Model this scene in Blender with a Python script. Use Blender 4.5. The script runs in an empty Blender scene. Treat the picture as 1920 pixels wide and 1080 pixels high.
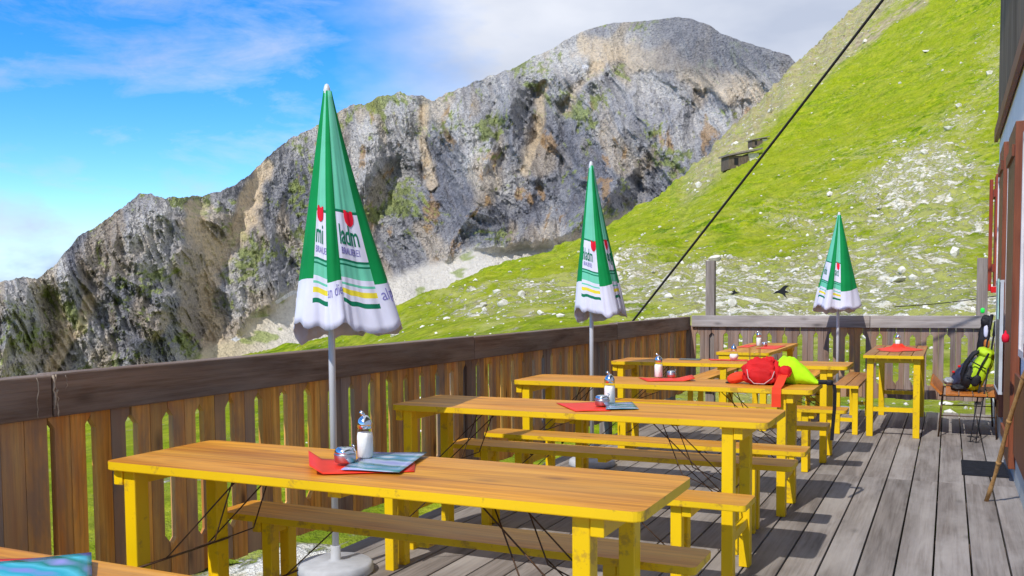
import bpy, bmesh, math, random
import numpy as np
from mathutils import Vector, Matrix
import mathutils.noise as mnoise
random.seed(7); rng = np.random.default_rng(5)
S = bpy.context.scene
COL = S.collection
R = math.radians
# ------------------------------------------------------------------ camera
CF, CYAW, CPIT, CCY, CH, CROLL = 1731.6445, .442, .0563, 655.4294, 1.3233, -.0081
_F0 = Vector((-math.sin(CYAW), math.cos(CYAW), 0)); _R0 = Vector((math.cos(CYAW), math.sin(CYAW), 0)); _Z = Vector((0, 0, 1))
CFW = _F0*math.cos(CPIT) - _Z*math.sin(CPIT); _D = -(_Z*math.cos(CPIT) + _F0*math.sin(CPIT))
CRT = math.cos(CROLL)*_R0 - math.sin(CROLL)*_D; CDN = math.sin(CROLL)*_R0 + math.cos(CROLL)*_D
cam = bpy.data.cameras.new('camera'); cam.sensor_width = 36; cam.lens = CF/1920*36; cam.shift_y = (CCY-540)/1920
cam.clip_start = .05; cam.clip_end = 30000
co = bpy.data.objects.new('camera', cam); COL.objects.link(co)
m3 = Matrix((CRT, -CDN, -CFW)).transposed()
co.matrix_world = Matrix.Translation((0, 0, CH)) @ m3.to_4x4()
S.camera = co
# ------------------------------------------------------------------ world and sun
SUN_DIR = Vector((-.11, -.70, .74)).normalized()         # towards the sun
sun_el = math.asin(SUN_DIR.z); sun_az = math.atan2(SUN_DIR.x, SUN_DIR.y)
W = bpy.data.worlds.new('World'); S.world = W; W.use_nodes = True
wt = W.node_tree; wt.nodes.clear(); WL = wt.links.new
def wn(t, **k):
    n = wt.nodes.new(t)
    for a, b in k.items(): setattr(n, a, b)
    return n
sky = wn('ShaderNodeTexSky', sky_type='NISHITA', sun_disc=False, sun_elevation=sun_el, sun_rotation=sun_az, altitude=2000)
sky.ozone_density = 2.5; sky.dust_density = .3
hs = wn('ShaderNodeHueSaturation'); hs.inputs['Saturation'].default_value = 1.42; hs.inputs['Hue'].default_value = .505; hs.inputs['Value'].default_value = 1.12
WL(sky.outputs[0], hs.inputs['Color'])
tc = wn('ShaderNodeTexCoord')
sep = wn('ShaderNodeSeparateXYZ'); WL(tc.outputs['Generated'], sep.inputs[0])
def wmath(op, a, b=None, c=None, clamp=False):
    n = wn('ShaderNodeMath', operation=op, use_clamp=clamp)
    for i, v in enumerate((a, b, c)):
        if v is None: continue
        if isinstance(v, (int, float)): n.inputs[i].default_value = v
        else: WL(v, n.inputs[i])
    return n.outputs[0]
def wnoise(sc, detail, loc, rough=.55, dist=0):
    mp = wn('ShaderNodeMapping'); WL(tc.outputs['Generated'], mp.inputs[0]); mp.inputs['Scale'].default_value = sc; mp.inputs['Location'].default_value = loc
    n = wn('ShaderNodeTexNoise'); n.inputs['Scale'].default_value = 1; n.inputs['Detail'].default_value = detail; n.inputs['Roughness'].default_value = rough; n.inputs['Distortion'].default_value = dist
    WL(mp.outputs[0], n.inputs['Vector']); return n.outputs[0]
side = wn('ShaderNodeVectorMath', operation='DOT_PRODUCT'); WL(tc.outputs['Generated'], side.inputs[0]); side.inputs[1].default_value = tuple(_R0)
el = sep.outputs[2]; sd = side.outputs['Value']
nb = wnoise((3, 3, 7), 6, (1.3, 2.2, .4), .55)
nw = wnoise((2.2, 5, 12), 7, (4.3, .2, 1.1), .6, .4)
# the big cloud bank on the right
bank = wmath('ADD', wmath('ADD', wmath('MULTIPLY', sd, 5.0), .95), wmath('MULTIPLY', wmath('SUBTRACT', nb, .5), 2.6))
bank = wmath('ADD', bank, wmath('MULTIPLY', wmath('SUBTRACT', el, .24), 2.0), clamp=True)
# low white bank at the left horizon, and wisps
low = wmath('ADD', wmath('MULTIPLY', wmath('SUBTRACT', .105, el), 11.0), wmath('MULTIPLY', wmath('SUBTRACT', nb, .44), 5.0), clamp=True)
wisp = wmath('MULTIPLY', wmath('SUBTRACT', wmath('ADD', wmath('MULTIPLY', nw, .72), wmath('MULTIPLY', wnoise((7, 16, 34), 8, (2.3, 5.2, 3.1), .68, .6), .28)), .475), 4.2, clamp=True)
wisp = wmath('MULTIPLY', wisp, .75)
cov = wmath('MAXIMUM', wmath('MAXIMUM', bank, low), wisp)
nc = wnoise((3, 4, 8), 5, (9.3, 7.2, 3.4), .5)
cr = wn('ShaderNodeValToRGB'); cr.color_ramp.elements[0].position = .36; cr.color_ramp.elements[0].color = (.50, .56, .70, 1)
cr.color_ramp.elements[1].position = .68; cr.color_ramp.elements[1].color = (.86, .89, .97, 1); WL(nc, cr.inputs[0])
bg1 = wn('ShaderNodeBackground'); bg1.inputs[1].default_value = .15; WL(hs.outputs[0], bg1.inputs[0])
bg2 = wn('ShaderNodeBackground'); bg2.inputs[1].default_value = .74; 
blu = wn('ShaderNodeMix', data_type='RGBA'); WL(wmath('MULTIPLY', wmath('ADD', wmath('MULTIPLY', wmath('SUBTRACT', .075, el), 16.0), wmath('MULTIPLY', wmath('SUBTRACT', nw, .5), 4.0), clamp=True), .8), blu.inputs[0])
WL(cr.outputs[0], blu.inputs[6]); blu.inputs[7].default_value = (.30, .46, .78, 1); WL(blu.outputs[2], bg2.inputs[0])
mx = wn('ShaderNodeMixShader'); WL(cov, mx.inputs[0]); WL(bg1.outputs[0], mx.inputs[1]); WL(bg2.outputs[0], mx.inputs[2])
out = wn('ShaderNodeOutputWorld'); WL(mx.outputs[0], out.inputs[0])
sl = bpy.data.lights.new('sun', 'SUN'); sl.energy = 2.7; sl.angle = R(.5); sl.color = (1, .95, .86)
so = bpy.data.objects.new('sun', sl); COL.objects.link(so); so.rotation_euler = SUN_DIR.to_track_quat('Z', 'Y').to_euler()
S.view_settings.view_transform = 'Standard'; S.view_settings.look = 'None'; S.view_settings.gamma = 1
S.view_settings.exposure = .56
S.render.engine = 'CYCLES'
# ------------------------------------------------------------------ materials
def lin(r, g, b): return tuple(((v/255/12.92) if v/255 <= .04045 else ((v/255+.055)/1.055)**2.4) for v in (r, g, b)) + (1,)
class NT:
    def __init__(s, name):
        s.m = bpy.data.materials.new(name); s.m.use_nodes = True; s.t = s.m.node_tree
        s.b = s.t.nodes['Principled BSDF']; s.tc = None
    def n(s, t, **k):
        n = s.t.nodes.new(t)
        for a, b in k.items(): setattr(n, a, b)
        return n
    def l(s, a, b): s.t.links.new(a, b)
    def vec(s, scale=(1, 1, 1), rnd=True, loc=(0, 0, 0)):
        if not s.tc:
            s.tc = s.n('ShaderNodeTexCoord'); s.oi = s.n('ShaderNodeObjectInfo')
            a = s.n('ShaderNodeVectorMath', operation='SCALE'); a.inputs[0].default_value = (17.3, 9.1, 23.7); s.l(s.oi.outputs['Random'], a.inputs['Scale'])
            b = s.n('ShaderNodeVectorMath', operation='ADD'); s.l(s.tc.outputs['Object'], b.inputs[0]); s.l(a.outputs[0], b.inputs[1]); s.rv = b.outputs[0]
        mp = s.n('ShaderNodeMapping'); mp.inputs['Scale'].default_value = scale; mp.inputs['Location'].default_value = loc
        s.l(s.rv if rnd else s.tc.outputs['Object'], mp.inputs[0]); return mp.outputs[0]
    def noise(s, v, scale=1, detail=5, rough=.55, dist=0):
        n = s.n('ShaderNodeTexNoise'); n.inputs['Scale'].default_value = scale; n.inputs['Detail'].default_value = detail
        n.inputs['Roughness'].default_value = rough; n.inputs['Distortion'].default_value = dist; s.l(v, n.inputs['Vector']); return n.outputs[0]
    def ramp(s, f, stops):
        r = s.n('ShaderNodeValToRGB'); e = r.color_ramp.elements
        while len(e) < len(stops): e.new(.5)
        for i, (p, c) in enumerate(stops): e[i].position = p; e[i].color = c
        s.l(f, r.inputs[0]); return r.outputs[0]
    def mix(s, f, a, b, mode='MIX'):
        n = s.n('ShaderNodeMix', data_type='RGBA', blend_type=mode)
        for i, v in ((0, f), (6, a), (7, b)):
            if isinstance(v, (int, float)): n.inputs[i].default_value = v
            elif isinstance(v, tuple): n.inputs[i].default_value = v
            else: s.l(v, n.inputs[i])
        return n.outputs[2]
    def math(s, op, a, b=None, clamp=False):
        n = s.n('ShaderNodeMath', operation=op, use_clamp=clamp)
        for i, v in enumerate((a, b)):
            if v is None: continue
            if isinstance(v, (int, float)): n.inputs[i].default_value = v
            else: s.l(v, n.inputs[i])
        return n.outputs[0]
    def attr(s, name):
        n = s.n('ShaderNodeAttribute', attribute_name=name); return n
    def bump(s, h, strength=.3, dist=.01):
        b = s.n('ShaderNodeBump'); b.inputs['Strength'].default_value = strength; b.inputs['Distance'].default_value = dist
        s.l(h, b.inputs['Height']); s.l(b.outputs[0], s.b.inputs['Normal'])
    def done(s, col=None, rough=.6, spec=.4, metal=0):
        if col is not None:
            if isinstance(col, tuple): s.b.inputs['Base Color'].default_value = col
            else: s.l(col, s.b.inputs['Base Color'])
        if isinstance(rough, (int, float)): s.b.inputs['Roughness'].default_value = rough
        else: s.l(rough, s.b.inputs['Roughness'])
        s.b.inputs['Specular IOR Level'].default_value = spec; s.b.inputs['Metallic'].default_value = metal
        return s.m
def wood(name, dark, light, axis=0, grain=1.0, knots=.5, rough=.6, spec=.35, stain=None, var=.25, bump=.35, stain_amt=.5, knotc=None, stain_scale=2.2, seams=0, greymix=0):
    t = NT(name)
    lo = [14*grain]*3; lo[axis] = 1.1*grain
    fi = [90*grain]*3; fi[axis] = 3.0*grain
    a = t.attr('rnd').outputs['Fac']
    off = t.n('ShaderNodeVectorMath', operation='SCALE'); off.inputs[0].default_value = (31.7, 47.1, 13.3); t.l(a, off.inputs['Scale'])
    def shifted(v):
        n = t.n('ShaderNodeVectorMath', operation='ADD'); t.l(v, n.inputs[0]); t.l(off.outputs[0], n.inputs[1]); return n.outputs[0]
    g1 = t.noise(shifted(t.vec(tuple(lo))), 1, 5, .6, .8)
    g2 = t.noise(shifted(t.vec(tuple(fi))), 1, 4, .6, .3)
    mid = tuple((dark[i]+light[i])/2 for i in range(3)) + (1,)
    c = t.ramp(g1, [(.3, dark), (.5, mid), (.7, light)])
    c = t.mix(.72, c, t.ramp(g2, [(.3, (.55, .5, .45, 1)), (.55, (1, 1, 1, 1)), (.75, (1.12, 1.1, 1.05, 1))]), 'MULTIPLY')
    if stain:
        sm = [stain_scale*1.6]*3; sm[axis] = stain_scale*.45
        f = t.ramp(t.noise(shifted(t.vec(tuple(sm))), 1, 5, .65, .3), [(.42, (0, 0, 0, 1)), (.64, (stain_amt,)*3+(1,))])
        c = t.mix(f, c, stain)
    if knots:
        ks = [6.5]*3; ks[axis] = 2.6
        v = t.n('ShaderNodeTexVoronoi'); v.inputs['Scale'].default_value = 1; t.l(shifted(t.vec(tuple(ks))), v.inputs['Vector'])
        k = t.ramp(v.outputs['Distance'], [(.04, (knots,)*3+(1,)), (.13, (knots*.35,)*3+(1,)), (.2, (0, 0, 0, 1))])
        c = t.mix(k, c, knotc or tuple(x*.22 for x in dark[:3])+(1,))
    if seams:
        sx = t.n('ShaderNodeSeparateXYZ'); t.l(t.tc.outputs['Object'], sx.inputs[0])
        q = t.math('ABSOLUTE', t.math('SUBTRACT', t.math('ABSOLUTE', t.math('ADD', sx.outputs[1], t.math('MULTIPLY', g2, .003))), seams))
        c = t.mix(t.math('SUBTRACT', .75, t.math('MULTIPLY', q, 300), True), c, tuple(x*.3 for x in dark[:3])+(1,))
        pl = t.math('ADD', t.math('MULTIPLY', t.math('GREATER_THAN', sx.outputs[1], seams), .10), t.math('MULTIPLY', t.math('GREATER_THAN', sx.outputs[1], -seams), -.16))
        hh = t.n('ShaderNodeHueSaturation'); t.l(t.math('ADD', pl, 1.06), hh.inputs['Value']); t.l(c, hh.inputs['Color']); c = hh.outputs[0]
    # per-board difference of tone (own colour of each board)
    vv = t.math('FRACT', t.math('ADD', t.math('MULTIPLY', a, 7.31), t.math('MULTIPLY', t.oi.outputs['Random'], 3.7)))
    vv = t.math('ADD', t.math('MULTIPLY', vv, var), 1-var/2)
    if greymix:
        gm = t.math('FRACT', t.math('ADD', t.math('MULTIPLY', a, 13.7), t.math('MULTIPLY', t.oi.outputs['Random'], 5.1)))
        c = t.mix(t.math('MULTIPLY', t.math('SUBTRACT', gm, .55, True), greymix), c, (.30, .235, .20, 1))
    h = t.n('ShaderNodeHueSaturation'); t.l(vv, h.inputs['Value']); t.l(c, h.inputs['Color'])
    t.bump(g2, bump, .004)
    return t.done(h.outputs[0], rough, spec)
M = {}
M['table'] = wood('oiled_table_wood', (.46, .15, .008, 1), (.84, .38, .022, 1), 0, .8, .6, .5, .3, (.60, .30, .075, 1), .12, .3, .45, (.16, .05, .02, 1), seams=.088)
M['seat'] = wood('bench_seat_wood', (.48, .17, .010, 1), (.86, .40, .03, 1), 0, .8, .5, .5, .35, (.60, .34, .10, 1), .2, .25, .6, (.14, .05, .02, 1))
M['plank'] = wood('table_plank_wood', (.32, .11, .015, 1), (.54, .21, .03, 1), 1, .8, .4, .5, .4, (.34, .2, .1, 1), .25, .25)
M['board'] = wood('weathered_fence_board', (.68, .24, .035, 1), (.98, .57, .14, 1), 2, .7, .8, .75, .2, (.24, .17, .14, 1), .45, .7, .8, (.07, .03, .015, 1), 2.6, greymix=1.5)
M['board_grey'] = wood('grey_fence_board', (.17, .125, .115, 1), (.36, .29, .26, 1), 2, .7, .6, .8, .2, (.34, .17, .08, 1), .4, .7, .5)
M['rail'] = wood('dark_rail_wood', (.11, .068, .05, 1), (.28, .20, .155, 1), 0, .8, .5, .8, .2, (.28, .25, .235, 1), .15, .8, .45)
M['rail_grey'] = wood('grey_rail_wood', (.22, .19, .185, 1), (.44, .40, .39, 1), 0, .8, .6, .8, .2, (.50, .46, .44, 1), .15, .7, .5)
M['post'] = wood('grey_post_wood', (.17, .14, .13, 1), (.36, .32, .30, 1), 2, .8, .4, .85, .15, None, .15, .6)
M['deck'] = wood('weathered_deck_board', (.155, .135, .125, 1), (.32, .285, .265, 1), 1, .6, .5, .72, .3, (.46, .43, .41, 1), .2, .5, .45, (.09, .08, .075, 1), 1.6)
M['darkwood'] = wood('dark_timber', (.08, .055, .04, 1), (.24, .18, .14, 1), 2, .7, .3, .8, .2, (.2, .17, .15, 1), .4, .6)
M['shutter'] = wood('brown_shutter_wood', (.15, .04, .018, 1), (.28, .08, .03, 1), 2, .8, .2, .5, .4, None, .3, .3)
M['shutter_red'] = wood('red_brown_shutter_wood', (.26, .035, .018, 1), (.42, .075, .03, 1), 2, .8, .1, .5, .4, None, .3, .3)
M['stick'] = wood('stick_wood', (.38, .19, .06, 1), (.60, .36, .14, 1), 2, 1.2, .3, .6, .3, None, .1, .3)
def paint(name, col, chip, rough=.45, amt=.75, lo=.60):
    t = NT(name); v = t.vec((1, 1, 1))
    n1 = t.noise(v, 9, 6, .7); n2 = t.noise(v, 2.5, 3, .5); n3 = t.noise(t.vec((60, 60, 8)), 1, 3)
    c = t.mix(t.ramp(n2, [(.3, (0, 0, 0, 1)), (.7, (.5, .5, .5, 1))]), col, tuple(x*.72 for x in col[:3])+(1,))
    c = t.mix(t.ramp(n1, [(lo, (0, 0, 0, 1)), (lo+.07, (amt,)*3+(1,))]), c, chip)
    t.bump(n3, .25, .003); return t.done(c, rough, .4)
M['yellow'] = paint('yellow_paint', (.88, .58, .002, 1), (.42, .25, .03, 1), .42, .65, .57)
M['edge'] = paint('worn_yellow_edge', (.82, .53, .003, 1), (.40, .22, .03, 1), .5, .75, .55)
def plain(name, col, rough=.5, spec=.4, metal=0, n=.15, sc=6, bump=0, bsc=40):
    t = NT(name); v = t.vec((1, 1, 1)); a = t.noise(v, sc, 4)
    c = t.mix(t.ramp(a, [(.3, (0, 0, 0, 1)), (.7, (1, 1, 1, 1))]), tuple(x*(1-n) for x in col[:3])+(1,), tuple(min(1, x*(1+n)) for x in col[:3])+(1,))
    if bump: t.bump(t.noise(v, bsc, 4), bump, .003)
    return t.done(c, rough, spec, metal)
M['rod'] = plain('rusty_rod', (.10, .055, .032, 1), .55, .4, .5, .5, 30)
M['pole'] = plain('white_pole', (.62, .64, .68, 1), .3, .5, 0, .04)
M['concrete'] = plain('pale_base', (.46, .48, .53, 1), .7, .3, 0, .12, 14, .2)
M['green'] = plain('green_fabric', (.003, .23, .06, 1), .75, .15, 0, .14, 5, .15, 260)
M['mint'] = plain('mint_fabric', (.14, .52, .36, 1), .75, .15, 0, .10, 5, .15, 260)
M['fwhite'] = plain('white_fabric', (.66, .66, .80, 1), .8, .1, 0, .07, 6, .15, 260)
M['lining'] = plain('lining_fabric', (.62, .62, .70, 1), .85, .1, 0, .08, 8)
M['dgreen'] = plain('dark_green_print', (.008, .16, .085, 1), .75, .1)
M['fyellow'] = plain('yellow_print', (.75, .62, .05, 1), .75, .1)
M['fred'] = plain('red_print', (.70, .015, .04, 1), .75, .1)
M['script'] = plain('purple_script_print', (.22, .20, .48, 1), .75, .1)
M['red'] = plain('red_paper', (.80, .035, .008, 1), .5, .4, 0, .06, 8)
M['redfab'] = plain('red_nylon', (.60, .008, .010, 1), .8, .4, 0, .14, 9, .4, 60)
M['redor'] = plain('orange_red_nylon', (.80, .05, .012, 1), .8, .4, 0, .1, 9, .3, 60)
M['trim'] = plain('grey_piping', (.55, .35, .35, 1), .5)
M['neon'] = plain('neon_yellow_nylon', (.45, .86, .008, 1), .85, .3, 0, .08, 9, .35, 40)
M['lime'] = plain('lime_nylon', (.42, .62, .012, 1), .6, .3, 0, .14, 9, .3, 60)
M['black'] = plain('black_nylon', (.012, .012, .016, 1), .6, .3, 0, .3, 20, .3, 80)
M['navy'] = plain('navy_nylon', (.03, .04, .09, 1), .6, .3, 0, .3, 14)
M['grey'] = plain('grey_plastic', (.30, .33, .38, 1), .4, .5)
M['orange'] = wood('orange_slat_wood', (.42, .12, .015, 1), (.62, .22, .03, 1), 1, .8, .2, .5, .4, None, .2, .2)
M['chrome'] = plain('chrome', (.75, .77, .80, 1), .12, .5, 1, .03)
M['steel'] = plain('brushed_steel', (.58, .59, .63, 1), .35, .5, 1, .06)
M['sugar'] = plain('sugar', (.86, .85, .82, 1), .9, .1, 0, .04, 60)
M['plaster'] = plain('white_plaster', (.84, .85, .88, 1), .9, .1, 0, .06, 3, .25, 30)
M['plinth'] = plain('pale_plinth', (.50, .55, .55, 1), .9, .1, 0, .1, 3, .3, 20)
M['winframe'] = plain('white_window_frame', (.72, .68, .70, 1), .5)
M['rubber'] = plain('ribbed_mat', (.018, .02, .028, 1), .8, .2, 0, .3, 20)
M['bird'] = plain('black_sticker', (.01, .01, .01, 1), .4)
M['cable'] = plain('dark_cable', (.03, .026, .026, 1), .5, .3, .3)
M['note'] = plain('green_note', (.45, .70, .60, 1), .6)
M['chalk'] = plain('dark_notice', (.10, .12, .12, 1), .35, .5, 0, .5, 5)
M['blackboard_frame'] = plain('white_notice_edge', (.50, .52, .56, 1), .5)
M['greenlite'] = plain('green_clip', (.02, .85, .08, 1), .5)
M['blue'] = plain('blue_print', (.10, .13, .42, 1), .3)
def glass(name, tint=(1, 1, 1, 1), rough=.02):
    t = NT(name); t.b.inputs['Transmission Weight'].default_value = 1; t.b.inputs['IOR'].default_value = 1.45
    t.done(tint, rough, .5); return t.m

def sheet_glass():
    t = NT('pane_glass'); tr = t.n('ShaderNodeBsdfTransparent'); tr.inputs[0].default_value = (.985, .99, .985, 1)
    gl = t.n('ShaderNodeBsdfGlossy'); gl.inputs['Roughness'].default_value = .02
    fr = t.n('ShaderNodeLayerWeight'); fr.inputs[0].default_value = .12
    mxx = t.n('ShaderNodeMixShader'); t.l(t.math('MULTIPLY', fr.outputs['Fresnel'], .55), mxx.inputs[0]); t.l(tr.outputs[0], mxx.inputs[1]); t.l(gl.outputs[0], mxx.inputs[2])
    t.l(mxx.outputs[0], t.t.nodes['Material Output'].inputs[0]); return t.m
M['pane'] = sheet_glass(); M['glass'] = sheet_glass()
def window_glass():
    t = NT('window_glass'); return t.done((.05, .07, .09, 1), .06, .8)
M['wglass'] = window_glass()
def menu_mat(name, cols, axis=1, sc=14):
    t = NT(name); v = t.vec((1, 1, 1)); n = t.noise(v, sc, 2, .4)
    w = t.n('ShaderNodeTexWave', bands_direction='Y' if axis else 'X'); w.inputs['Scale'].default_value = 2.2; w.inputs['Distortion'].default_value = 3; w.inputs['Detail'].default_value = 2; t.l(v, w.inputs['Vector'])
    st = [(i/(len(cols)-1), c) for i, c in enumerate(cols)]
    f = t.math('ADD', t.math('MULTIPLY', w.outputs['Fac'], .5), t.math('MULTIPLY', n, .5))
    return t.done(t.ramp(f, [(.15+.7*p, c) for p, c in st]), .18, .6)
M['menu'] = menu_mat('glossy_menu_card', [(.25, .26, .60, 1), (.42, .48, .66, 1), (.04, .18, .14, 1), (.08, .26, .40, 1), (.60, .62, .68, 1)])
M['menu2'] = menu_mat('turquoise_menu_card', [(.30, .22, .62, 1), (.03, .38, .42, 1), (.10, .52, .58, 1), (.02, .20, .10, 1), (.38, .30, .70, 1)])
# ------------------------------------------------------------------ mesh helpers
class MB:
    def __init__(s): s.v = []; s.f = []; s.r = []; s.mi = []; s.sm = []
    def add(s, V, Fc, mi=0, r=None, smooth=False):
        o = len(s.v); r = random.random() if r is None else r
        s.v += [tuple(p) for p in V]; s.r += [r]*len(V)
        for f in Fc: s.f.append(tuple(i+o for i in f)); s.mi.append(mi); s.sm.append(smooth)
        return s
    def box(s, lo, hi, mi=0, r=None, rot=None):
        x0, y0, z0 = lo; x1, y1, z1 = hi
        V = [Vector(p) for p in ((x0,y0,z0),(x1,y0,z0),(x1,y1,z0),(x0,y1,z0),(x0,y0,z1),(x1,y0,z1),(x1,y1,z1),(x0,y1,z1))]
        if rot is not None:
            c = (Vector(lo)+Vector(hi))/2; V = [rot @ (p-c) + c for p in V]
        return s.add(V, [(0,3,2,1),(4,5,6,7),(0,1,5,4),(1,2,6,5),(2,3,7,6),(3,0,4,7)], mi, r)
    def tube(s, pts, rad, n=8, mi=0, smooth=True, cap=True):
        pts = [Vector(p) for p in pts]; V = []; Fc = []
        rads = rad if isinstance(rad, (list, tuple)) else [rad]*len(pts)
        for i, p in enumerate(pts):
            d = (pts[min(i+1, len(pts)-1)] - pts[max(i-1, 0)]).normalized()
            a = d.orthogonal().normalized() if i == 0 else (a - d*a.dot(d)).normalized()
            b = d.cross(a)
            for k in range(n):
                t = 2*math.pi*k/n; V.append(p + (a*math.cos(t)+b*math.sin(t))*rads[i])
        for i in range(len(pts)-1):
            for k in range(n): Fc.append((i*n+k, i*n+(k+1) % n, (i+1)*n+(k+1) % n, (i+1)*n+k))
        if cap: Fc.append(tuple(range(n-1, -1, -1))); Fc.append(tuple((len(pts)-1)*n+k for k in range(n)))
        return s.add(V, Fc, mi, None, smooth)
    def lathe(s, prof, n=20, mi=0, c=(0, 0, 0), smooth=True):
        V = []; Fc = []
        for r, z in prof:
            for k in range(n): t = 2*math.pi*k/n; V.append((c[0]+r*math.cos(t), c[1]+r*math.sin(t), c[2]+z))
        for i in range(len(prof)-1):
            for k in range(n): Fc.append((i*n+k, i*n+(k+1) % n, (i+1)*n+(k+1) % n, (i+1)*n+k))
        Fc.append(tuple(range(n-1, -1, -1))); Fc.append(tuple((len(prof)-1)*n+k for k in range(n)))
        return s.add(V, Fc, mi, None, smooth)
    def prism(s, pts, z0, z1, mi=0, mi_top=None, r=None):
        n = len(pts); V = [(x, y, z0) for x, y in pts]+[(x, y, z1) for x, y in pts]; r = random.random() if r is None else r
        s.add(V, [(i, (i+1) % n, n+(i+1) % n, n+i) for i in range(n)]+[tuple(range(n-1, -1, -1))], mi, r)
        s.add(V[n:], [tuple(range(n))], mi if mi_top is None else mi_top, r)
        return s
    def blob(s, c, size, e=.6, rot=None, mi=0, nu=40, nv=24, noise=0, taper=0):
        V = []; Fc = []; c = Vector(c)
        def sp(a, k): return math.copysign(abs(a)**k, a)
        for j in range(nv+1):
            ph = -math.pi/2 + math.pi*j/nv
            for i in range(nu):
                th = 2*math.pi*i/nu
                x = sp(math.cos(ph), e)*sp(math.cos(th), e); y = sp(math.cos(ph), e)*sp(math.sin(th), e); z = sp(math.sin(ph), e)
                k = 1 - taper*(z+1)/2
                k2 = 1 + noise*(math.sin(5*th+3*z)+math.sin(7*z+2*th)+math.sin(11*x+4*y))*.4
                if noise: k2 += noise*2.2*(abs(mnoise.noise(Vector((x*2.1+c.x*9, y*2.1, z*2.1))))-.25)+noise*1.3*(abs(mnoise.noise(Vector((x*5+3, y*5+c.x*9, z*5))))-.25)
                p = Vector((x*size[0]*k*k2, y*size[1]*k*k2, z*size[2]*k2))
                if rot is not None: p = rot @ p
                V.append(c+p)
        for j in range(nv):
            for i in range(nu): Fc.append((j*nu+i, j*nu+(i+1) % nu, (j+1)*nu+(i+1) % nu, (j+1)*nu+i))
        return s.add(V, Fc, mi, None, True)
    def build(s, name, mats, parent=None, bevel=0, loc=None):
        me = bpy.data.meshes.new(name); me.from_pydata(s.v, [], s.f)
        if not isinstance(mats, (list, tuple)): mats = [mats]
        for m in mats: me.materials.append(m)
        me.polygons.foreach_set('material_index', s.mi); me.polygons.foreach_set('use_smooth', s.sm)
        a = me.attributes.new('rnd', 'FLOAT', 'POINT'); a.data.foreach_set('value', s.r); me.update()
        o = bpy.data.objects.new(name, me); COL.objects.link(o)
        if parent: o.parent = parent
        if loc: o.location = loc
        if bevel:
            b = o.modifiers.new('bevel', 'BEVEL'); b.width = bevel; b.segments = 2; b.limit_method = 'ANGLE'; b.angle_limit = R(40)
        return o
def tag(o, label=None, cat=None, group=None, kind=None):
    if label: o['label'] = label
    if cat: o['category'] = cat
    if group: o['group'] = group
    if kind: o['kind'] = kind
    return o
def empty(name, loc, label, cat, group=None, rz=0):
    o = bpy.data.objects.new(name, None); COL.objects.link(o); o.location = loc; o.rotation_euler = (0, 0, rz); o.empty_display_size = .1
    return tag(o, label, cat, group)
KIDS = {}
def copy_tree(o, parent=None):
    c = o.copy(); COL.objects.link(c); c.parent = parent
    for ch in [x for x in list(COL.objects) if x.parent == o]: copy_tree(ch, c)
    return c
def rrect(x0, y0, x1, y1, r, n=5):
    P = []
    for cx, cy, a0 in ((x1-r, y1-r, 0), (x0+r, y1-r, 90), (x0+r, y0+r, 180), (x1-r, y0+r, 270)):
        for k in range(n+1): a = R(a0+90*k/n); P.append((cx+r*math.cos(a), cy+r*math.sin(a)))
    return P
# ------------------------------------------------------------------ numpy noise
def _hash(ix, iy, seed):
    h = (ix.astype(np.int64)*374761393 + iy.astype(np.int64)*668265263 + seed*974634777) & 0xffffffff
    h = ((h ^ (h >> 13))*1274126177) & 0xffffffff; h = h ^ (h >> 16); return (h & 0xffff)/65535.0
def perlin(x, y, seed=0):
    ix = np.floor(x); iy = np.floor(y); fx = x-ix; fy = y-iy
    u = fx*fx*fx*(fx*(fx*6-15)+10); v = fy*fy*fy*(fy*(fy*6-15)+10)
    def g(dx, dy):
        a = _hash(ix+dx, iy+dy, seed)*2*np.pi; return np.cos(a)*(fx-dx)+np.sin(a)*(fy-dy)
    return 1.5*((g(0,0)*(1-u)+g(1,0)*u)*(1-v)+(g(0,1)*(1-u)+g(1,1)*u)*v)
def fbm(x, y, o=4, seed=0, gain=.5):
    r = 0; a = 1
    for i in range(o): r = r+a*perlin(x*2**i, y*2**i, seed+i*17); a *= gain
    return r
def ridged(x, y, o=4, seed=0, gain=.55):
    r = 0; a = 1; w = 1
    for i in range(o):
        n = 1-np.abs(perlin(x*2**i, y*2**i, seed+i*31)); n = n*n*w; r = r+a*n; w = np.clip(n*1.4, 0, 1); a *= gain
    return r
def sstep(a, b, x): t = np.clip((x-a)/(b-a), 0, 1); return t*t*(3-2*t)
Fn, Rn, Dn = np.array(CFW), np.array(CRT), np.array(CDN)
def dirs(px, py):
    """unit-horizontal directions for azimuth/elevation pairs given as angles of view"""
    d = Fn[None, :] + ((px.ravel()-960)/CF)[:, None]*Rn + ((py.ravel()-CCY)/CF)[:, None]*Dn
    return d/np.hypot(d[:, 0], d[:, 1])[:, None]
def polydist(px, py, pts):
    best = np.full(px.shape, 1e9)
    for (x0, y0), (x1, y1) in zip(pts[:-1], pts[1:]):
        dx, dy = x1-x0, y1-y0; t = np.clip(((px-x0)*dx+(py-y0)*dy)/(dx*dx+dy*dy), 0, 1)
        best = np.minimum(best, np.hypot(px-x0-t*dx, py-y0-t*dy))
    return best
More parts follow.
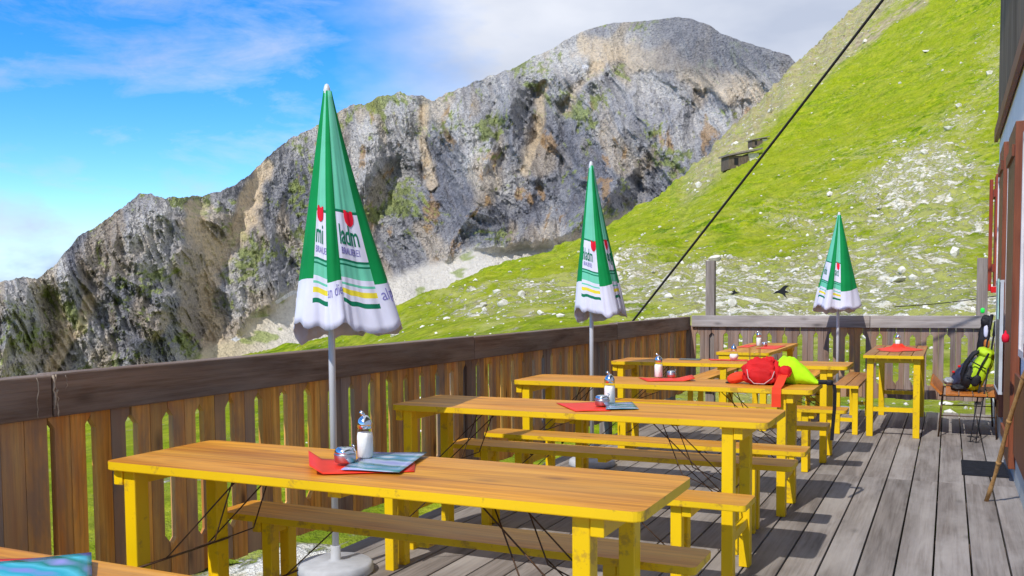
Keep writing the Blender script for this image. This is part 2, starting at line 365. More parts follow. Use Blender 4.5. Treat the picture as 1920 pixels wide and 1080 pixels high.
def grid_obj(name, P, nu, nv, mat, attrs, kind='structure', wrap=False, smooth=True):
    me = bpy.data.meshes.new(name)
    i = np.arange(nu if wrap else nu-1); j = np.arange(nv-1); I, J = np.meshgrid(i, j, indexing='ij'); I2 = (I+1) % nu
    q = np.stack([I*nv+J, I2*nv+J, I2*nv+J+1, I*nv+J+1], -1).reshape(-1, 4)
    me.vertices.add(len(P)); me.vertices.foreach_set('co', P.astype(np.float32).ravel())
    me.loops.add(q.size); me.loops.foreach_set('vertex_index', q.astype(np.int32).ravel())
    me.polygons.add(len(q)); me.polygons.foreach_set('loop_start', np.arange(0, q.size, 4, dtype=np.int32))
    me.polygons.foreach_set('use_smooth', np.full(len(q), smooth)); me.update(calc_edges=True)
    for k, A in attrs.items():
        if A.ndim == 2:
            a = me.color_attributes.new(k, 'FLOAT_COLOR', 'POINT'); a.data.foreach_set('color', np.hstack([A, np.ones((len(A), 1))]).astype(np.float32).ravel())
        else:
            a = me.attributes.new(k, 'FLOAT', 'POINT'); a.data.foreach_set('value', A.astype(np.float32))
    me.materials.append(mat); me.validate()
    o = bpy.data.objects.new(name, me); COL.objects.link(o); tag(o, kind=kind); return o
# ------------------------------------------------------------------ mountain
def build_mountain():
    RX = [-700,-300,-100,0,35,70,100,140,160,185,215,240,262,285,310,335,370,400,430,465,500,540,580,640,680,715,745,762,790,815,845,880,905,935,965,1000,1030,1060,1100,1150,1200,1240,1275,1305,1330,1352,1400,1440,1480,1497,1530,1600,1800,2100]
    RY = [600,560,540,529,521,521,500,452,437,420,400,378,366,362,373,371,366,362,352,330,296,262,244,205,193,183,172,176,180,190,170,160,146,138,127,106,95,75,55,43,40,36,31,38,48,62,80,92,105,121,150,190,260,330]
    step = 1.9; xs = np.arange(-420, 1900, step); nv = 400
    ridge = np.interp(xs, RX, RY)
    ridge = ridge + 5*fbm(xs/28, xs*0, 5, 3, .62)*np.interp(xs, [0, 900, 1050, 1300, 1500], [1, 1, .35, .35, .6])
    base = np.interp(xs, [-600, 650, 1050, 1300, 1450, 1560, 2000], [790, 790, 600, 450, 320, 260, 420])
    T = np.linspace(0, 1, nv)**.95
    PX = np.repeat(xs[:, None], nv, 1); PY = base[:, None]+(ridge-base)[:, None]*T[None, :]
    n0 = len(xs)
    L = (PX-960)/CF*1500; Hh = (551-PY)/CF*1500
    d = dirs(PX, PY); s = d[:, 2].reshape(PX.shape)
    wx = L + 45*fbm(L/260, Hh/260, 3, 51); wy = Hh + 45*fbm(L/260, Hh/260, 3, 77)
    # pale loose rock (scree) areas
    ytop = np.interp(xs, [300,400,440,480,520,560,600,700,750,830,870,900,960,1040,1100,1200], [700,650,632,592,566,538,526,532,512,488,470,466,460,455,435,390])
    scree = sstep(-14, 14, PY-ytop[:, None]+9*fbm(L/40, Hh/40, 3, 5))*(PX > 300)*sstep(300, 380, PX)
    def line(pts, w, noise=.5, seed=1):
        dd = polydist(PX, PY, pts)+w*noise*fbm(L/30, Hh/45, 3, seed); return 1-sstep(w*.35, w*1.0, dd)
    g1 = line([(492,318),(470,380),(440,440),(402,488),(385,540),(400,600),(395,690)], 25)
    g1b = line([(372,395),(382,440),(400,490)], 26, .6, 4)
    g2 = line([(170,560),(150,620),(110,660),(85,720)], 16, .6, 2); g2b = line([(110,560),(120,620),(100,700)], 13, .7, 9)
    g3 = line([(800,200),(790,262),(806,320),(812,345)], 14, .6, 3)
    g4 = line([(1015,165),(1012,210),(1008,262),(985,320)], 13, .6, 8)
    g5 = line([(1100,95),(1160,105),(1240,110),(1330,140),(1400,180)], 34, .6, 6); g6 = line([(1120,130),(1080,170),(1060,200)], 16, .7, 7)
    g7 = line([(905,330),(880,400),(900,440)], 13, .8, 12)
    tan = np.clip(g1+g1b+g2*.9+g2b*.8+g3*.8+g4*.8+g5*.75+g6*.5, 0, 1)
    # depth: overall slope of the face + rock relief
    k = .62+.55*(1-scree)*1.0
    sb = s[:, :1]; k = .95-.35*scree-.25*sstep(150, 60, PY)*(PX > 950)
    ds = np.diff(s, axis=1, prepend=sb); D0 = np.interp(xs, [-600, 0, 700, 1200, 1600], [1150, 1250, 1500, 1750, 1900])[:, None]
    D = D0*np.exp(np.cumsum(ds/k, axis=1))
    calm = np.clip(1-scree*.94-tan*.45, .04, 1)*(1-.5*sstep(1100, 1250, PX)*sstep(200, 120, PY))
    sp = lambda pts, w, h: h*np.exp(-(polydist(PX+6*fbm(L/30, Hh/40, 3, 300), PY, pts)/w)**1.6)
    rel = 0
    lf_ = .38+.62*sstep(500, 760, PX)
    rel -= 150*lf_*(ridged(wx/420, wy/700, 2, 11)-.8)
    rel -= 56*lf_*(ridged(wx/140, wy/330, 4, 23, .5)-.8)
    rel -= 24*(.6+.4*lf_)*(ridged((wx+.55*wy)/50, (wy-.2*wx)/170, 4, 37)-.8)
    rel -= 11*(ridged((L+.35*Hh)/17, (Hh-.2*L)/44, 4, 41, .62)-.8)
    rel += 2.6*fbm(L/6.5, Hh/8, 3, 91, .75)
    # large spurs (towards the viewer) and gullies (away)
    big = 0
    for pts, w, h in [([(300,405),(250,520),(262,600),(245,720)], 55, 105), ([(20,540),(10,700)], 26, 60), ([(1160,250),(1130,420)], 60, 60),
                      ([(600,300),(560,420),(640,520)], 60, 70), ([(850,190),(885,300),(920,480)], 50, 70), ([(955,150),(960,260),(1000,330)], 20, 45),
                      ([(1230,240),(1290,330)], 60, 60), ([(700,230),(690,330)], 30, 35), ([(180,440),(120,520)], 40, 50)]:
        big -= (.50+1.0*sstep(480, 700, PX))*sp(pts, w, h)
    for pts, w, h in [([(490,318),(440,440),(385,540),(395,700)], 30, 75), ([(85,560),(100,700)], 24, 60), ([(790,200),(806,340)], 16, 30),
                      ([(925,160),(940,300)], 14, 55), ([(1000,180),(1005,260)], 18, 50), ([(745,330),(700,420),(760,470)], 26, 26),
                      ([(1060,200),(1060,330)], 16, 34), ([(1200,340),(1180,440)], 16, 30)]:
        big += (.7+.7*sstep(480, 700, PX))*sp(pts, w, h)
    rel = rel*calm + big*np.clip(calm+.45, 0, 1) + scree*12*fbm(wx/90, wy/120, 2, 61)
    fade = sstep(0, .06, T)[None, :]*(1-.55*sstep(.84, 1, T))[None, :]
    D = np.maximum(D + rel*fade, 600)
    X = d[:, 0].reshape(PX.shape)*D; Y = d[:, 1].reshape(PX.shape)*D; Z = CH+s*D
    # back side of the mountain and valley skirt in front
    nb = 7; dh = d.reshape(PX.shape+(3,))[:, -1, :2]
    bk = np.arange(1, nb+1)*90.0
    XB = X[:, -1:]+dh[:, :1]*bk; YB = Y[:, -1:]+dh[:, 1:]*bk; ZB = Z[:, -1:]-bk[None, :]*.8+12*fbm(XB/60, YB/60, 3, 2)
    dh0 = d.reshape(PX.shape+(3,))[:, 0, :2]; fr = np.array([700, 350, 120.])
    XF = X[:, :1]-dh0[:, :1]*fr; YF = Y[:, :1]-dh0[:, 1:]*fr; ZF = Z[:, :1]-np.array([60, 45, 22.])
    # colours of rock, grass, loose stone, and painted cloud shade
    c_r = np.array([.42, .42, .45]); c_l = np.array([.68, .66, .64]); c_t = np.array([.82, .66, .46]); c_o = np.array([.50, .30, .12]); c_g = np.array([.27, .33, .09]); c_s = np.array([.84, .79, .71]); c_d = np.array([.27, .265, .29])
    A = lambda m: m[..., None]
    n1 = fbm(wx/70, wy/110, 4, 101, .6); n2 = fbm(wx/26, wy/50, 4, 131, .6); n3 = fbm(wx/9, wy/12, 3, 151, .7)
    col = c_r+(c_l-c_r)*A(np.clip(.5+.7*n1+.35*n3, 0, 1))
    col = col+(c_d-col)*A(sstep(.2, .5, n2+.5*n3)*.5)
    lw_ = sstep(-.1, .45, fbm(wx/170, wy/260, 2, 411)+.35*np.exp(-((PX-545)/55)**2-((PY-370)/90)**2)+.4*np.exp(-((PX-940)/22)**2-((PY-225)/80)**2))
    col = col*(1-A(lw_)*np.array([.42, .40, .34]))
    leftness = sstep(760, 420, PX)
    warm = sstep(.12, .5, fbm(wx/60, wy/130, 3, 171)+.22*leftness)*.6
    col = col+(c_t*.72-col)*A(warm*.8)
    orange = sstep(.42, .8, fbm(wx/28, wy/70, 3, 181)+.3*n3)*(PY > 190)*(PX > 560)*.7
    col = col+(c_o-col)*A(orange)
    gr = fbm(wx/95+3, wy/85, 4, 191, .6)+.10*leftness-.10+.25*sstep(260, 200, PY)*(PX > 620)*(PX < 860)
    for cx, cy, w, h, a in [(455,450,36,70,.55),(540,450,60,30,.2),(205,470,50,40,.2),(740,370,40,25,.7),(700,400,25,20,.6),(1118,185,16,12,.9),(1065,215,18,10,.8),(345,650,24,26,.9),(345,640,10,30,.5),(420,500,28,60,.3),(700,190,40,14,.9),(650,220,40,24,.3),(1170,128,22,12,.8)]:
        gr = gr+a*np.exp(-((PX-cx)/w)**2-((PY-cy)/h)**2)
    gm = sstep(.38, .74, gr+.55*n3+.2*n2)*.8*(1-scree)
    col = col+(c_g*(1+.35*A(n3))-col)*A(gm)
    col = col+(c_t*(1+.12*A(n3))-col)*A(tan*(1-gm*.5)*.85)
    sc2 = c_s*(1+.08*A(n1)+.05*A(n3)); sc2 = sc2*(1-A(sstep(560, 420, PX))*np.array([.12, .2, .38]))
    col = col+(sc2-col)*A(scree*.95)
    gs = scree*sstep(.25, .5, fbm(wx/50, wy/30, 3, 201)+.5*np.exp(-((PX-345)/30)**2-((PY-655)/30)**2)-.45*(PX > 540)+.45*np.exp(-((PX-590)/60)**2-((PY-660)/34)**2))*.8
    col = col+(c_g*1.3-col)*A(gs)
    snow = ((np.abs((PX-442)/9)+np.abs((PY-636)/5)) < 1)|((polydist(PX, PY, [(520,566),(548,549),(560,548)]) < 3.5))|((np.hypot((PX-1098)/7, (PY-125)/3.5)) < 1)
    col = np.where(A(snow), np.array([.85, .86, .9]), col)
    cloud_shade_top = sstep(1120, 1300, PX)*sstep(185, 110, PY+.02*(PX-1200)+12*n1)  # upper peak: greyer rock, with the cloud shadow painted into its colour
    col = col+(np.array([.21, .215, .245])*(1+.2*A(n3))-col)*A(cloud_shade_top*.8)
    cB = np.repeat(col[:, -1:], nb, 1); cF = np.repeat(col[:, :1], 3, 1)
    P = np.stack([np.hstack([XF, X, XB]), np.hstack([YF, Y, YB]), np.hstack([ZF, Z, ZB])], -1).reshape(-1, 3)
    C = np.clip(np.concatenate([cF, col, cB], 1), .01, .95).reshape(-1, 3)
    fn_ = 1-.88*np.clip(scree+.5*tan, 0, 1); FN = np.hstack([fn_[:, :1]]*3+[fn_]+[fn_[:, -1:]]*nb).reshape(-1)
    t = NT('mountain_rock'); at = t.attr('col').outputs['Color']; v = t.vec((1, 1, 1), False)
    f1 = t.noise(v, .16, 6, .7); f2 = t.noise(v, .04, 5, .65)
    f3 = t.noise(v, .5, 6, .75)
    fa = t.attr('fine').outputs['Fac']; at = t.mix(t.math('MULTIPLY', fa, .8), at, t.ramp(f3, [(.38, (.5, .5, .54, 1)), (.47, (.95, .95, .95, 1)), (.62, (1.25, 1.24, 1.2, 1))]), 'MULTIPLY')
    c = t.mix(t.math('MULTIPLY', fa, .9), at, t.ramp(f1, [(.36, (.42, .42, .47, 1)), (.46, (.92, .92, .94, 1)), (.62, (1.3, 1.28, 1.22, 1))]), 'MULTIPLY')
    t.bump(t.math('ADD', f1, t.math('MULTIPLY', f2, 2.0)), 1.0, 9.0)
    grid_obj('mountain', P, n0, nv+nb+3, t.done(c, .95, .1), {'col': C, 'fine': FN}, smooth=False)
build_mountain()
# ------------------------------------------------------------------ green hillside and ground
HX = [-3000,-900,-200,0,300,620,800,1000,1150,1220,1290,1330,1400,1450,1490,1530,1600,1650,1750,1900,2300,3000,4500]
HYc = [640,720,800,790,735,642,565,492,432,385,338,300,232,185,140,110,52,0,-100,-240,-420,-560,-600]
HD = [50,45,45,50,65,90,110,150,190,215,240,255,280,300,315,330,350,365,390,420,440,460,460]
def hill_height(px, D, yc, Dc):
    """height of the ground along one azimuth"""
    sc = np.interp(yc, np.linspace(-900, 900, 50), np.array([CH*0 + _s for _s in _stab]))
    zc = CH+sc*Dc; q = np.clip((D-9)/(Dc-9), 0, None); p = np.interp(px, [600, 1100, 1500], [1.0, 1.45, 1.8])
    z = -.75+(zc+.75)*np.minimum(q, 1)**p
    over = np.maximum(D-Dc, 0); return z-over*.42-.0*over
_stab = (lambda yy: (lambda d: d[:, 2])(dirs(np.full(50, 960.), yy)))(np.linspace(-900, 900, 50))
def terrain_xy(px, D):
    yc = np.interp(px, HX, HYc); Dc = np.interp(px, HX, HD)
    d = dirs(px, np.full(px.shape, 551.)); X = d[:, 0]*D.ravel(); Y = d[:, 1]*D.ravel()
    jag = fbm(px.ravel()/26, px.ravel()*0, 4, 7, .6)*np.interp(px.ravel(), [1150, 1290, 1500, 1650, 1700], [1.2, 6, 7, 3, 1])
    qq = D.ravel()/Dc.ravel()
    z = hill_height(px.ravel(), D.ravel(), yc.ravel(), Dc.ravel())
    z = z-jag*Dc.ravel()/CF*sstep(.72, 1, qq)
    Z0_ = z
    amp = np.clip(D.ravel()/60, .12, 1.6)*np.clip((D.ravel()-9)/6, 0, 1)
    roc, py = rocky(px.ravel(), D.ravel(), z, X, Y)
    cd = py-yc.ravel(); strip = sstep(75, 25, cd+16*fbm(X/15, Y/15, 3, 9))*(px.ravel() > 1240)*(px.ravel() < 1720)*sstep(1240, 1330, px.ravel()); roc = np.clip(np.maximum(roc, strip*.75), 0, 1); terrain_xy.extra = (py, strip)
    z = z+amp*(.9*fbm(X/22, Y/22, 3, 3)+.5*ridged(X/9, Y/9+Z0_/3, 3, 13)*.6)+roc*amp*.55*np.abs(fbm(X/4.5, Y/4.5, 4, 19, .6))
    return X, Y, z, roc
def rocky(px, D, z, X, Y):
    py = 551-CF*(z-CH)/D*np.sqrt(1+((px-960)/CF)**2)
    g = lambda cx, cy, w, h, a: a*np.exp(-((px-cx)/w)**2-((py-cy)/h)**2)
    r = g(1760,320,120,50,.9)+g(1680,375,110,45,.85)+g(1600,440,110,26,.7)+g(1480,425,70,24,.55)+g(1250,540,140,38,.8)+g(1340,500,60,30,.4)+g(1620,520,200,40,.75)
    r = r+g(1800,440,110,40,.7)+g(1850,140,36,60,.55)+g(1800,240,60,26,.6)+g(1010,570,130,34,.55)+g(880,585,60,16,.3)+g(1700,590,260,40,.85)+g(1400,590,160,30,.6)+g(1160,500,60,20,.4)+g(1540,350,60,20,.2)+.38*sstep(440, 520, py)*sstep(1050, 1200, px)
    r = r+.24*fbm(X/14, Y/22, 4, 215, .6)+.12
    return np.clip(r, 0, 1), py
def build_hill():
    az = np.concatenate([np.arange(-300, 500, 8.), np.arange(500, 2100, 3.2)]); nv = 420
    t = np.linspace(0, 1, nv); Dmax = 1.25
    PX = np.repeat(az[:, None], nv, 1); Dc = np.interp(az, HX, HD)[:, None]
    # distance spacing: dense where it is steep
    Dd = 7.5*(Dc*Dmax/7.5)**(t[None, :]**.8)
    X, Y, Z, roc = terrain_xy(PX, Dd)
    q = (Dd/Dc).ravel(); pxr = PX.ravel()
    py, strip = terrain_xy.extra
    pd = polydist(pxr, py, [(1610, 88), (1650, 62), (1690, 34), (1720, 22)]); path = 1-sstep(5, 15, pd+4*fbm(X/6, Y/6, 3, 6))
    pd2 = polydist(pxr, py, [(890, 572), (930, 590), (1000, 600)]); path = np.maximum(path, .35*(1-sstep(2, 6, pd2)))
    tan = np.clip(path+.75*strip, 0, 1)
    A = np.stack([roc, tan, np.clip(.5+.8*fbm(X/30, Y/30, 3, 77), 0, 1)], -1)
    # close the sheet under the terrace and all round
    return PX, nv, az, np.stack([X, Y, Z], -1), A
def hill_material():
    t = NT('hill_grass'); at = t.n('ShaderNodeSeparateColor'); t.l(t.attr('mask').outputs['Color'], at.inputs[0])
    v = t.vec((1, 1, 1), False)
    a = t.noise(v, .35, 8, .72); b = t.noise(v, .045, 5, .6); c2 = t.noise(v, 2.2, 6, .75)
    g = t.ramp(a, [(.34, (.055, .125, .003, 1)), (.45, (.145, .25, .003, 1)), (.54, (.25, .335, .005, 1)), (.66, (.42, .43, .04, 1))])
    d1 = t.noise(v, .95, 7, .85); d2 = t.noise(t.vec((1, 1, 2.2), False, (8, 1, 2)), .16, 6, .8, .5)
    g = t.mix(.9, g, t.ramp(d1, [(.38, (.5, .56, .4, 1)), (.48, (1.0, 1.0, .9, 1)), (.60, (1.6, 1.45, 1.5, 1))]), 'MULTIPLY')
    g = t.mix(t.ramp(d2, [(.44, (0, 0, 0, 1)), (.60, (.6, .6, .6, 1))]), g, (.38, .38, .07, 1))
    g = t.mix(t.ramp(b, [(.38, (0, 0, 0, 1)), (.62, (.7, .7, .7, 1))]), g, (.30, .35, .016, 1))
    g = t.mix(.75, g, t.ramp(c2, [(.32, (.5, .55, .4, 1)), (.5, (1, 1, 1, 1)), (.66, (1.25, 1.2, 1.15, 1))]), 'MULTIPLY')
    roc = at.outputs[0]
    dry = t.math('MULTIPLY', t.math('SUBTRACT', t.noise(v, .5, 7, .75), t.math('SUBTRACT', .60, t.math('MULTIPLY', roc, .26))), 7, True)
    c = t.mix(t.math('MULTIPLY', dry, .7), g, (.50, .49, .17, 1))
    s1 = t.noise(t.vec((1, 1, 1.8), False, (2, 9, 4)), .55, 9, .78, .4); s2 = t.noise(t.vec((1, 1, 1.6), False, (5, 3, 1)), 1.9, 7, .78)
    thr = t.math('SUBTRACT', .640, t.math('MULTIPLY', roc, .14))
    f1 = t.math('MULTIPLY', t.math('SUBTRACT', s1, thr), 24, True); f2 = t.math('MULTIPLY', t.math('SUBTRACT', s2, t.math('ADD', thr, .02)), 16, True)
    f = t.math('MAXIMUM', f1, f2)
    stone = t.ramp(t.noise(v, 1.9, 6, .75), [(.34, (.34, .31, .17, 1)), (.45, (.66, .61, .44, 1)), (.58, (.86, .83, .74, 1))])
    c = t.mix(f, c, stone)
    c = t.mix(t.math('MULTIPLY', at.outputs[1], t.ramp(t.noise(v, .4, 5, .7), [(.38, (.1, .1, .1, 1)), (.55, (.95, .95, .95, 1))])), c, t.ramp(a, [(.3, (.20, .17, .13, 1)), (.5, (.42, .33, .22, 1)), (.7, (.58, .50, .38, 1))]))
    t.bump(t.math('ADD', t.math('ADD', d1, t.math('MULTIPLY', c2, .35)), t.math('MULTIPLY', f, .35)), .8, .45)
    return t.done(c, .95, .05)
MH = hill_material()
_, hnv, haz, HP, HA = build_hill()
grid_obj('hillside', HP, len(haz), hnv, MH, {'mask': HA})
# ground sheet reaching the horizon (lies under the hillside)
def build_ground():
    na, nr = 180, 60; a = np.linspace(0, 2*np.pi, na, endpoint=False); r = np.concatenate([[.01], np.geomspace(3, 9000, nr-1)])
    A_, R_ = np.meshgrid(a, r, indexing='ij'); X = R_*np.cos(A_); Y = R_*np.sin(A_)
    Z = -1.15-np.clip(R_-12, 0, 600)*.22+.1*fbm(X/5, Y/5, 3, 4)
    msk = np.stack([np.full(X.size, .35), np.zeros(X.size), np.full(X.size, .5)], -1)
    P = np.stack([X, Y, Z], -1).reshape(-1, 3)
    grid_obj('ground', P, na, nr, MH, {'mask': msk}, wrap=True)
build_ground()
# near ground around the terrace, just outside the fence
def build_near():
    n = 160; xs = np.linspace(-12, 5, n); ys = np.linspace(-2, 22, n); X, Y = np.meshgrid(xs, ys, indexing='ij')
    Dd = np.hypot(X, Y); under = np.clip(np.maximum.reduce([-3.0-X, Y-11.5]), 0, None)*(X > -20)
    Z = -.62+.10*fbm(X/1.3, Y/1.3, 4, 8, .6)-.05*np.clip(-3-X, 0, None)*1.6-.02*np.clip(Y-12, 0, None)
    Z = np.where((Dd > 11) & (Y > 14), Z-.12*(Y-14), Z)
    msk = np.stack([np.where(Y.ravel() > 11, 1.0, .6), np.zeros(X.size), np.full(X.size, .5)], -1)
    grid_obj('meadow', np.stack([X, Y, Z], -1).reshape(-1, 3), n, n, MH, {'mask': msk})
build_near()
# ------------------------------------------------------------------ stones on the slope
def stone_material():
    t = NT('limestone'); v = t.vec((1, 1, 1))
    c = t.ramp(t.noise(v, 2.5, 6, .7), [(.3, (.36, .34, .28, 1)), (.5, (.64, .61, .54, 1)), (.7, (.82, .80, .74, 1))]); t.bump(t.noise(v, 5, 5, .7), .6, .05)
    return t.done(c, .9, .15)
MS = stone_material()
def rock_shape(mb, c, r, seed, nsub=2):
    bm = bmesh.new(); bmesh.ops.create_icosphere(bm, subdivisions=nsub, radius=1); rr = random.Random(seed)
    ax = [rr.uniform(.7, 1.35) for _ in range(3)]; pl = [(Vector((rr.gauss(0, 1), rr.gauss(0, 1), rr.gauss(0, 1))).normalized(), rr.uniform(.42, .8)) for _ in range(12)]
    V = []
    for v in bm.verts:
        p = v.co.copy()
        for nrm, dd in pl:
            k = p.dot(nrm)
            if k > dd: p -= nrm*(k-dd)
        V.append((c[0]+p.x*ax[0]*r, c[1]+p.y*ax[1]*r, c[2]+p.z*ax[2]*r*.75))
    mb.add(V, [[v.index for v in f.verts] for f in bm.faces], 0, rr.random(), False); bm.free()
from mathutils.bvhtree import BVHTree
def scatter():
    mb = MB(); N = 9000; px = rng.uniform(560, 1900, N); u = rng.uniform(0, 1, N)
    Dc = np.interp(px, HX, HD); D = 13*(Dc*.97/13)**(u**.85)
    X, Y, Z, roc = terrain_xy(px, D); keep = rng.uniform(0, 1, N) < roc**1.5*.8+.03
    k = 0
    for i in np.nonzero(keep)[0]:
        if k > 3200: break
        r = (.05+.0042*D[i])*rng.lognormal(0, .55)*.30; r = min(r, .9+.004*D[i])
        rock_shape(mb, (X[i], Y[i], Z[i]+r*.1), r, int(i), 1); k += 1
    o = mb.build('loose_stones', MS); tag(o, 'pale limestone rubble scattered over the green slope', 'stones', kind='stuff')
scatter()
BLD = [(1340,489,60,1.0,'largest pale boulder on the grass just above the near fence post'),(1368,487,66,.55,'low pale boulder right of the larger one above the fence post'),
       (1372,573,30,.42,'grey boulder on the grass between the two bird stickers and the rail'),(1012,590,40,.5,'pale boulder just above the left railing near the second umbrella'),
       (945,572,60,.9,'rounded grey boulder on the meadow left of the middle umbrella'),(905,575,64,.6,'small grey boulder farthest left on the meadow'),(1120,232,0,0,''),
       (1255,560,45,.55,'pale boulder on the meadow right of the dark cable'),(1690,512,60,.7,'pale boulder on the slope right of the farthest umbrella'),(1790,478,90,.9,'pale boulder high on the slope beside the house'),(1490,510,60,.5,'pale boulder between the big bird sticker and the far umbrella')]
for bx, by, bd, br, lab in BLD:
    if not lab: continue
    # find where that line of sight meets the slope
    Ds = np.linspace(14, 300, 1500); pxs = np.full(1500, float(bx)); X, Y, Z, _r = terrain_xy(pxs, Ds)
    dd = dirs(np.array([float(bx)]), np.array([float(by)]))[0]; sg = (Z-CH)/Ds; idx = np.nonzero(sg >= dd[2])[0]
    i = idx[0] if len(idx) else 600
    mb = MB(); rock_shape(mb, (0, 0, 0), br*Ds[i]/150+.08, bx, 3); o = mb.build('boulder', MS, loc=(X[i], Y[i], Z[i]+.1)); tag(o, lab, 'boulder', 'boulders on the slope')
def hill_point(bx, by):
    Ds = np.linspace(14, 420, 2500); pxs = np.full(2500, float(bx)); X, Y, Z, _r = terrain_xy(pxs, Ds)
    dd = dirs(np.array([float(bx)]), np.array([float(by)]))[0]; idx = np.nonzero((Z-CH)/Ds >= dd[2])[0]
    i = idx[0] if len(idx) else -1; return X[i], Y[i], Z[i], Ds[i]
# ------------------------------------------------------------------ hut on the slope
def hut(px, py, wpx, lab):
    x, y, z, D = hill_point(px, py); w = wpx*D/CF; k = w/8
    e = empty('mountain_hut', (x, y, z-.9*k), lab, 'hut', 'huts on the slope', CYAW+.15)
    b = MB(); b.box((-4*k, -2*k, -1*k), (1.2*k, 3*k, 2.3*k)); b.build('wall', M['darkwood'], e)
    d = MB(); d.box((-2.6*k, -2.03*k, 0), (-1.5*k, -1.99*k, 1.7*k)); d.build('door', M['black'], e)
    r = MB(); r.add([(-4.5*k, -2.6*k, 2.1*k), (4.6*k, -2.6*k, 3.9*k), (4.6*k, 3.6*k, 4.1*k), (-4.5*k, 3.6*k, 2.3*k), (-4.5*k, -2.6*k, 2.5*k), (4.6*k, -2.6*k, 4.3*k), (4.6*k, 3.6*k, 4.5*k), (-4.5*k, 3.6*k, 2.7*k)],
                    [(0,3,2,1),(4,5,6,7),(0,1,5,4),(1,2,6,5),(2,3,7,6),(3,0,4,7)]); r.build('roof', M['post'], e)
    s = MB(); s.box((1.2*k, -1.6*k, -1*k), (4*k, 2.4*k, 3.0*k)); s.build('stone_wall', MS, e)
hut(1388, 305, 58, 'larger dark wooden hut with a sloping lean-to roof on the green slope')
hut(1420, 270, 30, 'smaller hut with grey roof just above the larger hut on the slope')
# ------------------------------------------------------------------ deck
DX0, DX1, DY0, DY1 = -2.90, .455, -1.2, 11.33
def build_deck():
    mb = MB(); x = DX0; p = .168; i = 0
    while x < DX1-.01:
        x1 = min(x+p-.009, DX1); cuts = [DY0, -.4+.0, 7.12, DY1]
        for a, b in zip(cuts[:-1], cuts[1:]): mb.box((x, a+.003, -.035), (x1, b-.003, 0+random.uniform(-.0015, .0015)))
        x += p; i += 1
    o = mb.build('deck', M['deck'], bevel=.003); tag(o, kind='structure')
    s = MB()
    for y in np.arange(DY0+.1, DY1, 1.1): s.box((DX0, y, -.18), (DX1, y+.08, -.045))
    s.box((DX0+.02, DY1-.08, -.30), (DX1, DY1-.01, -.05)); 
    o = s.build('deck_joists', M['rail']); tag(o, kind='structure')
build_deck()
# ------------------------------------------------------------------ fences
def board_mesh(w, z0, z1, sa, sb, cut, th, sg):
    """half of a picket: one long edge is cut away between heights sa and sb, with pointed ends"""
    h = w/2*sg; c = cut/2*sg; t = .035; m = .0012*sg
    P = [(m, z0), (h, z0), (h, sa), (h-c, sa+t), (h-c, sb-t), (h, sb), (h, z1), (m, z1)]
    if sg < 0: P = P[::-1]
    n = len(P); V = [(x, 0, z) for x, z in P]+[(x, th, z) for x, z in P]
    return V, [tuple(range(n)), tuple(range(2*n-1, n-1, -1))]+[(i, n+i, n+(i+1) % n, (i+1) % n) for i in range(n)]
def fence(name, p0, p1, zr, pitch, label, first_off, matfun, railmat, posts, rail_h=.155, skip=()):
    p0 = Vector(p0); p1 = Vector(p1); d = (p1-p0); Ln = d.length; ang = math.atan2(d.y, d.x)
    e = empty(name, p0, label, 'fence', None, ang)
    n = int(Ln/pitch); bi = 0; x = first_off
    while x < Ln-pitch*.4 and bi < 98:
        w = pitch-.004; cut = .052*random.uniform(.8, 1.2); mb = MB()
        sa, sb, zb = .29+random.uniform(-.02, .02), .875+random.uniform(-.02, .015), .125+random.uniform(-.006, .006)
        if bi in skip: sa, sb, cut = .3, .375, .004
        for sg in (-1, 1):
            V, Fc = board_mesh(w, zb+random.uniform(-.004, .004), zr-rail_h+.03, sa, sb, cut, .030, sg); mb.add(V, Fc)
        o = mb.build('board', matfun(bi, x), e, bevel=.002); o.location = (x+pitch/2, random.uniform(-.003, .003), 0); o.rotation_euler = (0, random.uniform(-.004, .004), 0)
        x += pitch; bi += 1
    # handrail in several lengths, lower beam behind the boards
    return e, Ln
FX = -2.975
lf, Ln = fence('wooden_fence', (FX, -.35, 0), (FX, 11.45, 0), 1.055, .19, 'long wooden railing of scalloped orange brown boards under a dark beam', .0, lambda i, x: M['board_grey'] if i in (10, 11, 12, 23, 31, 38, 44, 45) else M['board'], M['rail'], [], skip=tuple(range(0, 14)))
# the left fence runs along +Y, so its local y points to -X (outside)
def beam(parent, a, b, y0, y1, z0, z1, mat, name='handrail', bev=.006):
    mb = MB(); mb.box((a, y0, z0), (b, y1, z1)); mb.build(name, mat, parent, bevel=bev)
for a, b, dz in ((-.8, 2.66, 0), (2.665, 5.97, .004), (5.975, 9.0, 0), (9.005, Ln+.05, .01)):
    beam(lf, a, b, -.030, .06, .90, 1.055+dz, M['rail'])
beam(lf, -.8, Ln, .026, .085, .125, .24, M['rail'], 'lower_beam')
for yy in (-.3, 2.62, 5.9, 8.95, 11.3):
    mb = MB(); mb.box((yy-.05, .0245, -.8), (yy+.05, .125, .90)); mb.build('post', M['post'], lf, bevel=.004)
M['resin'] = plain('dried_resin', (.40, .33, .26, 1), .6, .3, 0, .3, 40)
def resin_mark():
    rr = random.Random(4); mb = MB()
    for x0, z0, z1, w in ((2.60, .905, 1.05, .0016), (2.668, .93, 1.054, .0035), (2.682, .90, 1.0, .003), (2.675, .96, 1.056, .0022), (2.72, 1.0, 1.05, .0015)):
        mb.tube([(x0+rr.uniform(-.005, .005), -.0305, z0+(z1-z0)*k/9) for k in range(10)], [w*rr.uniform(.4, 1.5) for k in range(10)], 6)
    mb.build('resin_streak', M['resin'], lf)
resin_mark()
